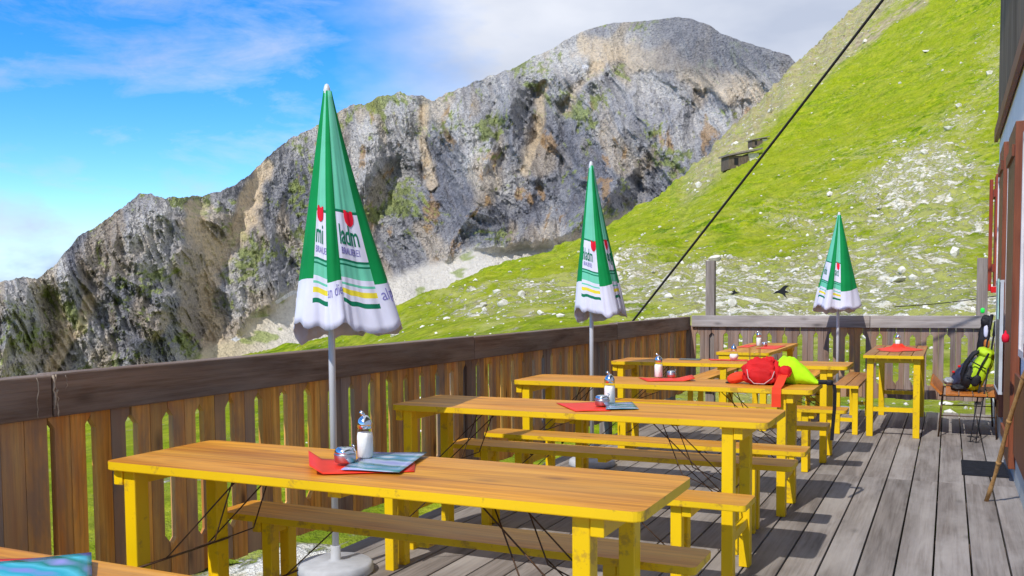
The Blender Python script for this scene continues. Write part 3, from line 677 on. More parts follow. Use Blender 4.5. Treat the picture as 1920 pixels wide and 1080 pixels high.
ff, Ln2 = fence('wooden_fence', (.36, 11.45, 0), (-2.96, 11.45, 0), 1.08, .177, 'grey board railing with a pale beam closing the far end of the terrace', .02, lambda i, x: (M['board'] if i in (7, 8) else M['board_grey']), M['rail_grey'], [])
# this one runs along -X: its local +y points to -Y (inside), keep boards outside of the beam
for o in [o for o in COL.objects if o.parent == ff]: o.scale.y = -1
for a, b in ((-.0, 1.18), (1.184, 3.27)):
    beam(ff, a, b, -.035, .045, .94, 1.08, M['rail_grey'])
beam(ff, 0, 3.3, -.09, -.028, .125, .28, M['rail'], 'lower_beam')
for xx, zt in ((.03, 1.72), (3.06, 1.76)):
    mb = MB(); mb.box((xx-.055, -.135, -.8), (xx+.055, -.037, zt)); mb.build('post', M['post'], ff, bevel=.004)
# glass windbreak with bird stickers
wb = empty('glass_windbreak', (-1.15, 11.535, 1.085), 'clear glass windbreak with two black bird stickers above the far railing', 'windbreak')
mb = MB(); mb.box((-1.50, -.005, 0), (1.39, .005, .62)); mb.build('glass_pane', M['pane'], wb)
def bird(cx, cz, s, rot):
    P = [(-1,-.25),(-.62,.12),(-.30,.30),(-.12,.42),(.02,.62),(.30,.92),(.62,1.0),(1.05,.98),(.72,.80),(.55,.55),(.50,.35),(.80,.22),(1.0,.1),(.74,.05),(.55,.0),(.62,-.32),(.92,-.70),(.55,-.45),(.25,-.22),(-.05,-.12),(-.35,-.08),(-.7,-.18)]
    mb = MB(); n = len(P); c, sn = math.cos(rot), math.sin(rot)
    Q = [((x*c-z*sn)*s+cx, (x*sn+z*c)*s+cz) for x, z in P]
    mb.add([(x, -.0075, z) for x, z in Q]+[(x, -.0055, z) for x, z in Q], [tuple(range(n)), tuple(range(2*n-1, n-1, -1))]+[(i, n+i, n+(i+1) % n, (i+1) % n) for i in range(n)])
    mb.build('bird_sticker', M['bird'], wb)
bird(-.695, .27, .095, -.1); bird(-1.24, .285, .052, 2.7)
# ------------------------------------------------------------------ beer tables and benches
TL, TW, TH = 1.93, .52, .77
def leg_frame(e, sgn, L, Wd, H, inset, lw, ld, th, batten=.048):
    """pair of legs + battens at one end; sgn -1 left, +1 right"""
    xo = sgn*(L/2-inset)
    for y in (-Wd/2+.035, Wd/2-.035-ld):
        mb = MB(); mb.box((min(xo, xo-sgn*lw), y, 0), (max(xo, xo-sgn*lw), y+ld, H-th-.001)); mb.build('leg', M['yellow'], e, bevel=.004)
    mb = MB(); a, b = sorted((xo+sgn*.002, xo+sgn*.042)); mb.box((a, -Wd/2+.03, H-th-batten-.008), (b, Wd/2-.03, H-th-.001)); mb.build('batten', M['yellow'], e, bevel=.003)
    mb = MB(); a, b = sorted((xo-sgn*(lw*.2), xo-sgn*lw*.8)); mb.box((a, -Wd/2+.036+ld, H-th-.055), (b, Wd/2-.036-ld, H-th-.004)); mb.build('cross_bar', M['yellow'], e, bevel=.003)
    mb = MB(); mb.box((a, -Wd/2+.036+ld, .20 if H > .6 else .14), (b, Wd/2-.036-ld, .245 if H > .6 else .18)); mb.build('stretcher', M['yellow'], e, bevel=.003)
    mb = MB(); zr = .40 if H > .6 else .22; xi = xo-sgn*.42*(1 if H > .6 else .75); xl = xo-sgn*lw-sgn*.006; zt = H-th-.006
    y1, y2 = -Wd/2+.16*(Wd/.52), Wd/2-.16*(Wd/.52)
    for y in ((y1, y2) if H > .6 else (0,)):
        mb.tube([(xl, y, zr), (xi, y, zt)], .0028, 6)
        if H > .6: mb.tube([(xl, y+.02, zr), ((xl+xi)/2-sgn*.03, y+.02, (zr+zt)/2-.085), (xi+sgn*.05, y+.02, zt)], .0028, 6)
    mb.tube([(xl, -Wd/2+.04, zr), (xl, Wd/2-.04, zr)], .0042, 6); mb.tube([(xi, y1-.03, zt-.003), (xi, y2+.05, zt-.003)], .0042, 6)
    mb.build('folding_brace', M['rod'], e)
def long_table(label, group):
    e = empty('long_table', (0, 0, 0), label, 'table', group)
    mb = MB(); mb.prism(rrect(-TL/2, -TW/2, TL/2, TW/2, .035), TH-.030, TH, 1, 0, .3); o = mb.build('table_top', [M['table'], M['edge']], e, bevel=.004)
    leg_frame(e, -1, TL, TW, TH, .055, .052, .062, .03); leg_frame(e, 1, TL, TW, TH, .155, .052, .062, .03)
    mb = MB(); mb.box((-.05, -TW/2+.04, TH-.055), (.0, TW/2-.04, TH-.031)); mb.build('batten', M['yellow'], e, bevel=.003)
    return e
BL_, BW, BH = 1.94, .225, .48
def long_bench(label, group):
    e = empty('long_bench', (0, 0, 0), label, 'bench', group)
    mb = MB(); mb.prism(rrect(-BL_/2, -BW/2, BL_/2, BW/2, .022), BH-.027, BH, 1, 0, .6); mb.build('seat', [M['seat'], M['edge']], e, bevel=.004)
    leg_frame(e, -1, BL_, BW, BH, .20, .048, .048, .027, .04); leg_frame(e, 1, BL_, BW, BH, .27, .048, .048, .027, .04)
    mb = MB(); mb.box((-.05, -BW/2+.02, BH-.05), (.0, BW/2-.02, BH-.028)); mb.build('batten', M['yellow'], e, bevel=.003)
    return e
GT, GB = 'long orange tables with yellow legs', 'long benches beside the tables'
tproto = None
for i, (cx, cy, rz, lab) in enumerate([
    (-1.668, 2.515, 0, 'nearest whole long table, with a menu card and a curled red mat on it'),
    (-1.668, 4.33, 0, 'second long table from the front, with red mat, ashtray and sugar shaker on it'),
    (-1.675, 5.842, 0, 'third long table from the front, carrying the red waist bag and neon bag'),
    (-1.665, 7.786, 0, 'fourth long table from the front, with a round sugar shaker and a glass on it'),
    (-1.82, 10.05, math.pi/2, 'long table turned end-on near the far railing, left of the far umbrella'),
    (-1.90, 1.105, 0, 'table cut off at the bottom left corner, a turquoise menu lying on it')]):
    if i == 0: tproto = t = long_table(lab, GT)
    else: t = copy_tree(tproto); t['label'] = lab
    t.location = (cx, cy, 0); t.rotation_euler.z = rz
bproto = None
for i, (cx, cy, rz, lab) in enumerate([
    (-1.668, 2.905, 0, 'bench just behind the nearest whole table, right end sticking out low'),
    (-1.70, 1.985, 0, 'bench in front of the nearest whole table, only its left tip seen'),
    (-1.695, 3.82, 0, 'bench in front of the second table, ending near the corner of the nearest table'),
    (-1.655, 4.765, 0, 'greyish shaded bench directly behind the second table'),
    (-1.655, 5.225, 0, 'bench in front of the third table, next behind the shaded greyish bench'),
    (-1.665, 6.28, 0, 'bench directly behind the third table, below the neon bag'),
    (-1.635, 7.20, 0, 'bench in front of the fourth table, ending beside the hanging black strap'),
    (-2.33, 10.05, math.pi/2, 'bench left of the end-on table, close to the left railing corner'),
    (-1.36, 10.05, math.pi/2, 'bench right of the end-on table, before the pole of the far umbrella')]):
    if i == 0: bproto = t = long_bench(lab, GB)
    else: t = copy_tree(bproto); t['label'] = lab
    t.location = (cx, cy, 0); t.rotation_euler.z = rz
# plank table and plank bench at the far end
def plank_table():
    e = empty('plank_table', (-.455, 10.05, 0), 'square-legged yellow table with slatted plank top standing alone before the far railing', 'table')
    w, l, h = .52, 1.8, .765
    for k in range(5):
        mb = MB(); x = -w/2+k*w/5; mb.box((x, -l/2, h-.028), (x+w/5-.006, l/2, h)); mb.build('plank', [M['plank']], e, bevel=.002)
    mb = MB(); mb.box((-w/2+.002, -l/2-.014, h-.030), (w/2-.006, -l/2-.001, h-.003)); mb.build('end_strip', M['yellow'], e)
    for x in (-w/2+.03, w/2-.09):
        for y in (-l/2+.04, l/2-.1):
            mb = MB(); mb.box((x, y, 0), (x+.058, y+.058, h-.03)); mb.build('leg', M['yellow'], e, bevel=.004)
    mb = MB(); mb.box((-w/2+.089, -l/2+.05, h-.075), (w/2-.091, -l/2+.085, h-.03)); mb.box((-w/2+.04, -l/2+.1, h-.075), (-w/2+.07, l/2-.11, h-.03)); mb.box((w/2-.08, -l/2+.1, h-.075), (w/2-.05, l/2-.11, h-.03))
    mb.build('apron', M['yellow'], e)
    mb = MB(); mb.box((-w/2+.089, -l/2+.05, .235), (w/2-.091, -l/2+.085, .275)); mb.box((-w/2+.089, l/2-.09, .235), (w/2-.091, l/2-.055, .275)); mb.build('stretcher', M['yellow'], e)
plank_table()
def plank_bench():
    e = empty('plank_bench', (-.865, 10.0, 0), 'two-plank bench standing left of the square-legged plank table', 'bench')
    w, l, h = .235, 1.6, .47
    for k in range(2):
        mb = MB(); x = -w/2+k*w/2; mb.box((x, -l/2, h-.028), (x+w/2-.008, l/2, h)); mb.build('plank', M['plank'], e, bevel=.002)
    mb = MB(); mb.box((-w/2, -l/2-.013, h-.029), (w/2-.008, -l/2-.001, h-.003)); mb.build('end_strip', M['yellow'], e)
    for x in (-w/2+.01, w/2-.065):
        for y in (-l/2+.03, l/2-.09):
            mb = MB(); mb.box((x, y, 0), (x+.05, y+.05, h-.03)); mb.build('leg', M['yellow'], e, bevel=.003)
    mb = MB(); mb.box((-w/2+.062, -l/2+.04, .12), (w/2-.067, -l/2+.07, .155)); mb.box((-w/2+.062, l/2-.08, .12), (w/2-.067, l/2-.05, .155)); mb.build('stretcher', M['yellow'], e)
plank_bench()
# ------------------------------------------------------------------ umbrellas
def text_mesh(body, size, bold=False):
    cu = bpy.data.curves.new('t', 'FONT'); cu.body = body; cu.size = size; cu.resolution_u = 3; cu.offset = .012*size if bold else 0
    o = bpy.data.objects.new('t', cu); COL.objects.link(o); dg = bpy.context.evaluated_depsgraph_get(); dg.update()
    me = bpy.data.meshes.new_from_object(o.evaluated_get(dg)); bpy.data.objects.remove(o); bm = bmesh.new(); bm.from_mesh(me); bpy.data.meshes.remove(me); return bm
MI = dict(green=0, mint=1, fwhite=2, dgreen=3, fyellow=4, fred=5, script=6, lining=7)
def umbrella(x, y, zt, zb, rb, lean, seams, label, texts, rl=1.0, rr=1.0):
    e = empty('patio_umbrella', (x, y, 0), label, 'umbrella', 'closed green and white umbrellas')
    camang = math.atan2(-y, -x)                       # direction from umbrella to where the viewer stands
    side = Vector((-math.sin(camang), math.cos(camang), 0))   # to the viewer's left->right is -side
    SUB = 16; NP = len(seams)-1; a0 = seams[0]; H = zt-zb
    mint = [(0, 'mint'), (.505, 'dgreen'), (.517, 'fwhite'), (.712, 'dgreen'), (.722, 'mint'), (.732, 'dgreen'), (.740, 'mint'), (.790, 'fwhite'), (.812, 'mint'), (.822, 'fwhite'), (.838, 'fyellow'), (.860, 'fwhite'), (.885, 'dgreen'), (.902, 'fwhite')]
    grn = [(0, 'green'), (.805, 'fwhite')]
    rows = sorted(set([round(i/34, 4) for i in range(35)]+[v for v, _ in mint]+[v for v, _ in grn]))
    rows = [r for i, r in enumerate(rows) if i == 0 or r-rows[i-1] > .004]
    n = NP*SUB
    def surf(th, v, off=0):
        """th in degrees, 0 faces the viewer, positive to the viewer's right"""
        tw = (th-seams[0]) % 360+seams[0]; pi_ = max(i for i in range(NP) if seams[i] <= tw+1e-6); tt = (tw-seams[pi_])/(seams[pi_+1]-seams[pi_])
        ph = 2*math.pi*(pi_/2+tt/2)
        rr0 = .016+(rb-.016)*min(v, 1)**1.03
        bul = math.sin(math.pi*min(1, max(0, tt)))
        k = 1+(.06+.11*min(v, 1))*(bul**.7 if pi_ % 2 == 0 else -.55*bul)
        k *= 1+.05*math.sin(3*th*math.pi/180+x*7+4*v)*.7+.03*v*math.sin(7*R(th)+x*3+2*v)+.012*v*math.sin(13*R(th)+5*v)
        asym = rr if math.sin(R(th)) > 0 else rl
        k *= 1+(asym-1)*abs(math.sin(R(th)))
        rad = rr0*k+off
        zz = zt-H*min(v, 1)*(1+.010*math.cos(ph)+.028*abs(math.cos(R(th)))-.02+.012*math.sin(2*R(th)+x*5))
        cr_ = math.sin(5*R(th)+x*3)+.6*math.sin(11*R(th)+x)+.4*math.sin(17*R(th)+2)
        zz -= .012*cr_*max(0, (v-.8)/.2)
        if math.cos(R(th)) < .15: zz -= .05*max(0, (v-.85)/.15)*min(1, (.15-math.cos(R(th)))*3)
        rad += .008*max(0, v-.1)*(abs(math.sin(9*R(th)+3*v+x))-.5)+.004*v*(abs(math.sin(14.5*R(th)-2*v))-.5)
        lx = lean*min(v, 1)**2
        a = R(th); dirv = Vector((math.cos(camang), math.sin(camang), 0))*math.cos(a) - side*math.sin(a)*-1
        dirv = Vector((math.cos(camang), math.sin(camang), 0))*math.cos(a)+(side)*math.sin(a)
        return dirv*rad+side*lx+Vector((0, 0, zz))
    mb = MB(); V = []; Fc = []; mi = []
    for ri, v in enumerate(rows):
        for k in range(n):
            th = seams[k//SUB]+(seams[k//SUB+1]-seams[k//SUB])*(k % SUB)/SUB
            p = surf(th, v)
            V.append(p)
    for ri in range(len(rows)-1):
        v = (rows[ri]+rows[ri+1])/2
        for k in range(n):
            panel = (k//SUB)
            if v > .86 and 90 < ((seams[panel]+seams[panel+1])/2) % 360 < 270: m = 'lining'
            else:
                tb = grn if panel % 2 == 0 else mint; m = [c for vv, c in tb if vv <= v+1e-6][-1]
            Fc.append((ri*n+k, ri*n+(k+1) % n, (ri+1)*n+(k+1) % n, (ri+1)*n+k)); mi.append(MI[m])
    base = len(mb.v); mb.add(V, Fc, 0, .5, True); mb.mi = mi[:]
    # lettering: laid out in (angle, v), clipped to its panel, wrapped on the cloth
    def stamp(bm, th0, v0, deg_per, v_per, lo, hi, mat):
        for v in bm.verts: v.co = Vector((th0+v.co.x*deg_per, v.co.y*v_per, 0))
        for cl, sg in ((lo, -1), (hi, 1)):
            bmesh.ops.bisect_plane(bm, geom=bm.verts[:]+bm.edges[:]+bm.faces[:], plane_co=(cl, 0, 0), plane_no=(sg, 0, 0), clear_outer=True)
        if not bm.faces: bm.free(); return
        bmesh.ops.triangulate(bm, faces=bm.faces[:])
        x0 = min(v.co.x for v in bm.verts); x1 = max(v.co.x for v in bm.verts); c = x0
        while c < x1:
            bmesh.ops.bisect_plane(bm, geom=bm.verts[:]+bm.edges[:]+bm.faces[:], plane_co=(c, 0, 0), plane_no=(1, 0, 0)); c += 2.0
        bm.verts.index_update(); o = [tuple(surf(v.co.x, v0-v.co.y, .0035)) for v in bm.verts]
        fc = [tuple(v.index for v in f.verts) for f in bm.faces]; mb.add(o, fc, MI[mat], .5, False); bm.free()
    for (body, size, bold, th0, v0, dp, vp, lo, hi, mat) in texts:
        if body == 'crest':
            bm = bmesh.new(); P = [(-.9,1),(-.4,1),(-.4,.8),(.4,.8),(.4,1),(.9,1),(.95,.0),(.8,-.6),(.45,-.95),(0,-1.1),(-.45,-.95),(-.8,-.6),(-.95,.0)]
            bm.faces.new([bm.verts.new((px*size*.8, pz*size, 0)) for px, pz in P])
            stamp(bm, th0, v0, dp, vp, lo, hi, mat)
        else: stamp(text_mesh(body, size, bold), th0, v0, dp, vp, lo, hi, mat)
    mb.build('canopy', [M[k] for k in ('green', 'mint', 'fwhite', 'dgreen', 'fyellow', 'fred', 'script', 'lining')], e).modifiers.new('cloth', 'SOLIDIFY').thickness = .0015
    p = MB(); p.tube([(0, 0, .06), (0, 0, zt-.03)], .0165, 16); p.build('pole', M['pole'], e)
    f = MB(); f.lathe([(.016, zt-.03), (.018, zt-.01), (.016, zt+.01), (.010, zt+.03), (.003, zt+.035)], 14); f.build('finial', M['pole'], e)
    b = MB(); b.lathe([(.178, 0.001), (.183, .012), (.178, .045), (.165, .054), (.04, .058), (.024, .066), (.024, .13), (.02, .132)], 40); b.build('base', M['concrete'], e)
    return e
T1x = lambda c, w: (c-w, c+w)
umbrella(-2.667, 3.62, 2.30, 1.185, .198, .035, [-118, -38, -13, 9, 60, 112, 150, 185, 242], 'largest closed green and white umbrella, rising beside the nearest table',
   [('ladm', 1, True, 12, .648, 21, .118, 9.8, 59, 'dgreen'), ('mi', 1, True, -37, .648, 17, .118, -37.5, -13.5, 'dgreen'),
    ('BRAUEREI', 1, False, 14, .690, 8, .04, 10, 59, 'script'), ('BRAUEREI', 1, False, -36, .690, 7, .04, -37, -14, 'script'),
    ('crest', 1, False, 39, .535, 14, .032, 10, 59, 'fred'), ('crest', 1, False, -28, .525, 11, .032, -37.5, -14, 'fred'),
    ('an die', 1, False, -14, .868, 9.5, .070, -12.5, 8.5, 'script'), ('alpen die', 1, False, 62, .872, 12, .070, 60.5, 100, 'script')], .90, 1.30)
umbrella(-2.52, 6.78, 2.335, 1.20, .185, .05, [-125, -50, 11, 48, 88, 130, 165, 200, 235], 'middle closed green and white umbrella behind the third table',
   [('hladm', 1, True, -50, .650, 19, .118, -49.5, 10.5, 'dgreen'), ('onger', 1, True, 49, .650, 18, .118, 48.5, 87, 'dgreen'),
    ('crest', 1, False, 0, .54, 14, .034, -49, 10.8, 'fred'), ('crest', 1, False, 60, .54, 13, .034, 48.5, 86, 'fred'), ('BRAUEREI', 1, False, -44, .690, 8, .04, -49, 10, 'script')], .80, 1.10)
umbrella(-1.13, 10.98, 2.215, 1.18, .225, -.02, [-36, -12, 12, 92, 140, 200, 240, 268, 324], 'farthest closed green and white umbrella in front of the glass windbreak',
   [('ad', 1, True, -11, .650, 17, .118, -11.5, 11.5, 'dgreen'), ('crest', 1, False, 1, .545, 9, .036, -11.5, 11.5, 'fred'), ('chla', 1, True, 274, .650, 18, .118, 269, 323, 'dgreen')], 1.0, 1.05)
# ------------------------------------------------------------------ things on the tables
def shaker(x, y, z, label, s=1.0, round_=False):
    e = empty('sugar_shaker', (x, y, z), label, 'sugar shaker', 'sugar shakers on the tables')
    g = MB(); sg = MB(); cp = MB()
    if round_:
        g.lathe([(.020*s, .001), (.034*s, .012*s), (.040*s, .035*s), (.034*s, .058*s), (.020*s, .074*s), (.020*s, .082*s)], 20)
        sg.lathe([(.017*s, .004), (.031*s, .014*s), (.037*s, .034*s), (.033*s, .050*s), (.03*s, .052*s)], 20)
        cp.lathe([(.023*s, .082*s), (.024*s, .100*s), (.018*s, .120*s), (.007*s, .128*s), (.006*s, .140*s)], 18)
    else:
        g.lathe([(.026*s, .001), (.029*s, .006), (.030*s, .075*s), (.026*s, .100*s), (.023*s, .112*s)], 20)
        sg.lathe([(.024*s, .004), (.0265*s, .008), (.0275*s, .074*s), (.025*s, .090*s)], 20)
        cp.lathe([(.026*s, .105*s), (.027*s, .122*s), (.022*s, .136*s), (.012*s, .146*s), (.008*s, .150*s)], 18)
        cp.tube([(.0, 0, .145*s), (-.006*s, -.004*s, .155*s), (-.014*s, -.008*s, .163*s)], [.008*s, .007*s, .006*s], 10)
    g.build('glass_body', M['glass'], e); sg.build('sugar', M['sugar'], e); cp.build('cap', M['chrome'], e)
def ashtray(x, y, z, label, s=1.0):
    e = empty('ashtray', (x, y, z), label, 'ashtray', 'steel ashtrays on the tables')
    b = MB(); b.lathe([(.028*s, .001), (.034*s, .004), (.036*s, .028*s), (.035*s, .031*s), (.031*s, .030*s), (.029*s, .012*s)], 26); b.build('bowl', M['steel'], e)
    c = MB(); c.lathe([(.034*s, .0315*s), (.035*s, .036*s), (.030*s, .046*s), (.024*s, .050*s), (.008*s, .052*s)], 26)
    c.tube([(.03*s, 0, .046*s), (.036*s, 0, .056*s), (.028*s, 0, .060*s)], .003*s, 6); c.build('lid', M['chrome'], e)
def sheet(name, pts, z, mat, label, cat, group=None, th=.0015, curl=None, n=8):
    """a paper lying flat: quad of four corners, gently bent"""
    p = [Vector((a, b, 0)) for a, b in pts]; mb = MB(); V = []; Fc = []
    c = sum(p, Vector())/4
    for s_ in (0, 1):
        for j in range(n+1):
            for i in range(n+1):
                u, v = i/n, j/n; q = p[0]*(1-u)*(1-v)+p[1]*u*(1-v)+p[2]*u*v+p[3]*(1-u)*v
                h = .0012*math.sin(u*5+v*3)+.0018
                if curl: h += curl(u, v)
                V.append((q.x-c.x, q.y-c.y, h+th*s_))
    m = n+1
    for j in range(n):
        for i in range(n):
            a = j*m+i; Fc.append((a, a+m, a+m+1, a+1)); b = a+m*m; Fc.append((b, b+1, b+m+1, b+m))
    mm = m*m
    for i in range(n):
        for a, b in ((i, i+1), ((m-1)*m+i+1, (m-1)*m+i), ((i+1)*m, i*m), (i*m+m-1, (i+1)*m+m-1)): Fc.append((a, b, b+mm, a+mm))
    mb.add(V, Fc, 0, .5, True); o = mb.build(name, mat, loc=(c.x, c.y, z)); tag(o, label, cat, group); return o
GM = 'red mats on the tables'
sheet('table_mat', [(-1.80,2.315),(-1.53,2.50),(-1.63,2.67),(-1.985,2.55)], TH+.001, M['red'], 'red paper mat with a turned-up left edge on the nearest whole table', 'mat', GM, curl=lambda u, v: .03*max(0, 1-u*7)**1.5)
sheet('menu_card', [(-1.742,2.40),(-1.549,2.44),(-1.64,2.765),(-1.837,2.70)], TH+.008, M['menu'], 'glossy blue and green menu card lying on the red mat of the nearest whole table', 'menu', 'menu cards', curl=lambda u, v: .004*v)
shaker(-1.785, 2.60, TH+.012, 'sugar shaker with white sugar and chrome spout on the nearest whole table', .98)
ashtray(-1.80, 2.505, TH+.012, 'round steel ashtray with lid on the red mat of the nearest whole table', 1.02)
sheet('table_mat', [(-1.62,4.13),(-1.47,4.215),(-1.64,4.54),(-1.84,4.42)], TH+.001, M['red'], 'red paper mat under the ashtray on the second table from the front', 'mat', GM)
sheet('menu_card', [(-1.50,4.23),(-1.36,4.315),(-1.475,4.565),(-1.59,4.50)], TH+.005, M['menu'], 'grey blue menu card beside the shaker on the second table from the front', 'menu', 'menu cards')
shaker(-1.571, 4.49, TH+.006, 'sugar shaker behind the steel ashtray on the second table from the front', 1.0)
ashtray(-1.565, 4.36, TH+.008, 'steel ashtray on the red mat of the second table from the front', 1.05)
sheet('table_mat', [(-1.76,5.77),(-1.48,5.90),(-1.56,6.07),(-1.90,6.02)], TH+.001, M['red'], 'folded red napkin mat left of the red waist bag on the third table', 'mat', GM, curl=lambda u, v: .018*max(0, u*4-3)+.012*math.sin(v*3.1)*u)
shaker(-1.76, 6.02, TH+.008, 'sugar shaker standing behind the red napkin on the third table', .98)
ashtray(-1.68, 6.05, TH+.008, 'small steel ashtray right of the shaker on the third table', .9)
sheet('table_mat', [(-1.84,7.86),(-1.52,7.86),(-1.56,8.03),(-1.90,8.03)], TH+.001, M['red'], 'thin red mat behind the red waist bag on the fourth table', 'mat', GM)
sheet('menu_card', [(-2.12,7.86),(-1.93,7.84),(-1.95,8.01),(-2.14,8.02)], TH+.001, M['chalk'], 'dark menu card lying left of the round shaker on the fourth table', 'menu', 'menu cards')
shaker(-1.655, 7.93, TH+.004, 'round globe sugar shaker on the fourth table', 1.0, True)
gl = empty('drinking_glass', (-1.445, 7.74, TH+.001), 'empty clear drinking glass on the fourth table behind the red bag', 'glass')
mb = MB(); mb.lathe([(.036, 0), (.045, .004), (.05, .12), (.0465, .12), (.042, .010), (.03, .008)], 22); mb.build('glass_body', M['glass'], gl)
sheet('table_mat', [(-2.04,9.95),(-1.92,9.95),(-1.92,10.5),(-2.04,10.5)], TH+.001, M['red'], 'red mat left of the shaker on the end-on table near the far railing', 'mat', GM)
sheet('table_mat', [(-1.80,9.70),(-1.60,9.70),(-1.60,10.4),(-1.80,10.4)], TH+.001, M['red'], 'red mat right of the ashtray on the end-on table near the far railing', 'mat', GM)
shaker(-1.87, 10.25, TH+.003, 'sugar shaker on the end-on table near the far railing', 1.0)
ashtray(-1.80, 10.2, TH+.004, 'steel ashtray on the end-on table near the far railing', .9)
# napkin pyramid on plank table
mb = MB(); n = 22; V = [(0, 0, .062)]; Fc = []
for ring, (r0, h0) in enumerate([(.035, .052), (.06, .028), (.14, .014), (.20, .004)]):
    for k in range(n):
        a = 2*math.pi*k/n; q = 1+.16*math.sin(3*a+1)+.1*math.sin(7*a); V.append((r0*q*math.cos(a)*1.0, r0*q*math.sin(a)*1.5, max(.001, h0*(1+.3*math.sin(5*a)))))
for k in range(n): Fc.append((0, 1+k, 1+(k+1) % n))
for g in range(3):
    for k in range(n): Fc.append((1+g*n+k, 1+(g+1)*n+k, 1+(g+1)*n+(k+1) % n, 1+g*n+(k+1) % n))
mb.add(V, Fc, 0, .5, True); o = mb.build('napkin', M['red'], loc=(-.46, 10.0, .7655)); tag(o, 'crumpled red napkin heaped on the square-legged plank table', 'napkin')
shaker(-.475, 10.38, .766, 'sugar shaker half hidden behind the red napkin on the plank table', .95)
# bottom-left table: red mat and turquoise menu
sheet('table_mat', [(-1.80,1.14),(-1.60,1.25),(-1.70,1.355),(-1.90,1.26)], TH+.001, M['red'], 'red mat on the table cut off at the bottom left', 'mat', GM)
sheet('menu_card', [(-1.67,1.13),(-1.50,1.25),(-1.650,1.375),(-1.815,1.215)], TH+.006, M['menu2'], 'turquoise and violet menu card on the table cut off at the bottom left', 'menu', 'menu cards', curl=lambda u, v: .006*v)
# ------------------------------------------------------------------ bags on the third table
def waist_bag():
    e = empty('waist_bag', (-1.06, 5.86, TH), 'red waist bag lying on the third table with its red strap hanging down', 'bag')
    rt = Matrix.Rotation(.15, 3, 'Z')
    mb = MB(); mb.blob((.01, 0, .08), (.13, .075, .08), .72, rt, 0, noise=.13, taper=.2); mb.blob((.055, .0, .14), (.035, .035, .032), .8, None, 0, noise=.15); mb.build('pouch', M['redfab'], e)
    mb = MB(); mb.blob((.02, -.055, .056), (.082, .03, .05), .7, rt, 0, noise=.10); mb.build('front_pocket', M['redfab'], e)
    mb = MB(); mb.tube([(-.065, -.085, .098), (-.055, -.092, .045), (-.02, -.095, .012), (.04, -.088, .010), (.085, -.075, .045), (.098, -.066, .088)], .0028, 6); mb.build('piping', M['trim'], e)
    mb = MB(); mb.blob((-.145, .0, .036), (.06, .045, .034), .8, Matrix.Rotation(-.3, 3, 'Y'), 0, noise=.05); mb.build('side_wing', M['redor'], e)
    mb = MB(); mb.blob((.155, -.01, .085), (.038, .045, .035), .75, Matrix.Rotation(.2, 3, 'Y'), 0, noise=.05); mb.tube([(.125, -.06, .075), (.15, -.066, .045), (.18, -.062, .055), (.198, -.05, .085)], .0026, 6); mb.build('hip_pocket', M['redfab'], e)
    mb = MB()
    path = [(.150, -.02, .075), (.148, -.10, .05), (.147, -.20, .018), (.147, -.283, .006), (.147, -.292, -.03), (.147, -.292, -.105)]
    for (a, b) in zip(path[:-1], path[1:]):
        A, B = Vector(a), Vector(b); d = (B-A).normalized(); nn = Vector((1, 0, 0)).cross(d)*.0015; w = Vector((.027, 0, 0))
        mb.add([A-w-nn, A+w-nn, B+w-nn, B-w-nn, A-w+nn, A+w+nn, B+w+nn, B-w+nn], [(0,3,2,1),(4,5,6,7),(0,1,5,4),(1,2,6,5),(2,3,7,6),(3,0,4,7)])
    mb.build('strap', M['redor'], e)
    mb = MB(); mb.blob((-.185, .0, .006), (.03, .03, .006), .8); mb.build('buckle', M['black'], e)
waist_bag()
def neon_bag():
    e = empty('neon_bag', (-.86, 5.95, TH), 'neon yellow green bag with a black strap hanging off the end of the third table', 'bag')
    mb = MB(); nu, nv = 40, 40; V = []; Fc = []
    for j in range(nv+1):
        t = j/nv; x = -.13+.27*t; h = .135*math.sin(math.pi*min(1, (t*1.0+.16)*.9))**.8*(1-.55*t)+.022; w = .075*(1-.55*t); h *= 1.3; cz = h/2
        for i in range(nu):
            a = 2*math.pi*i/nu; nz = .16*(abs(mnoise.noise(Vector((t*5, math.cos(a)*1.6, math.sin(a)*1.6))))-.2)+.08*(abs(mnoise.noise(Vector((t*13, math.cos(a)*3, math.sin(a)*3+5))))-.2); V.append((x, w*math.cos(a)*(1+nz), cz+h/2*math.sin(a)*(1+nz*1.5)))
    for j in range(nv):
        for i in range(nu): Fc.append((j*nu+i, j*nu+(i+1) % nu, (j+1)*nu+(i+1) % nu, (j+1)*nu+i))
    Fc.append(tuple(range(nu))); Fc.append(tuple(nv*nu+i for i in range(nu-1, -1, -1)))
    mb.add(V, Fc, 0, .5, True); mb.build('pouch', M['neon'], e)
    mb = MB(); mb.blob((.165, -.01, .018), (.035, .02, .014), .6); mb.blob((.205, -.012, .016), (.02, .028, .016), .5); mb.build('buckle', M['black'], e)
    mb = MB(); mb.blob((-.085, -.078, .055), (.016, .014, .020), .8); mb.build('clip', M['grey'], e)
    mb = MB(); W2 = .011
    path = [(.20, -.015, .01), (.232, -.02, .006), (.238, -.022, -.04), (.236, -.02, -.14), (.228, -.018, -.24), (.222, -.016, -.34)]
    for a, b in zip(path[:-1], path[1:]):
        A, B = Vector(a), Vector(b); w = Vector((W2, -.004, 0)); nn = Vector((0, .0012, 0)) if abs(A.x-B.x) < .02 else Vector((0, 0, .0012))
        if abs(A.x-B.x) >= .02: w = Vector((0, W2, 0))
        mb.add([A-w-nn, A+w-nn, B+w-nn, B-w-nn, A-w+nn, A+w+nn, B+w+nn, B-w+nn], [(0,3,2,1),(4,5,6,7),(0,1,5,4),(1,2,6,5),(2,3,7,6),(3,0,4,7)])
    mb.build('strap', M['black'], e)
neon_bag()
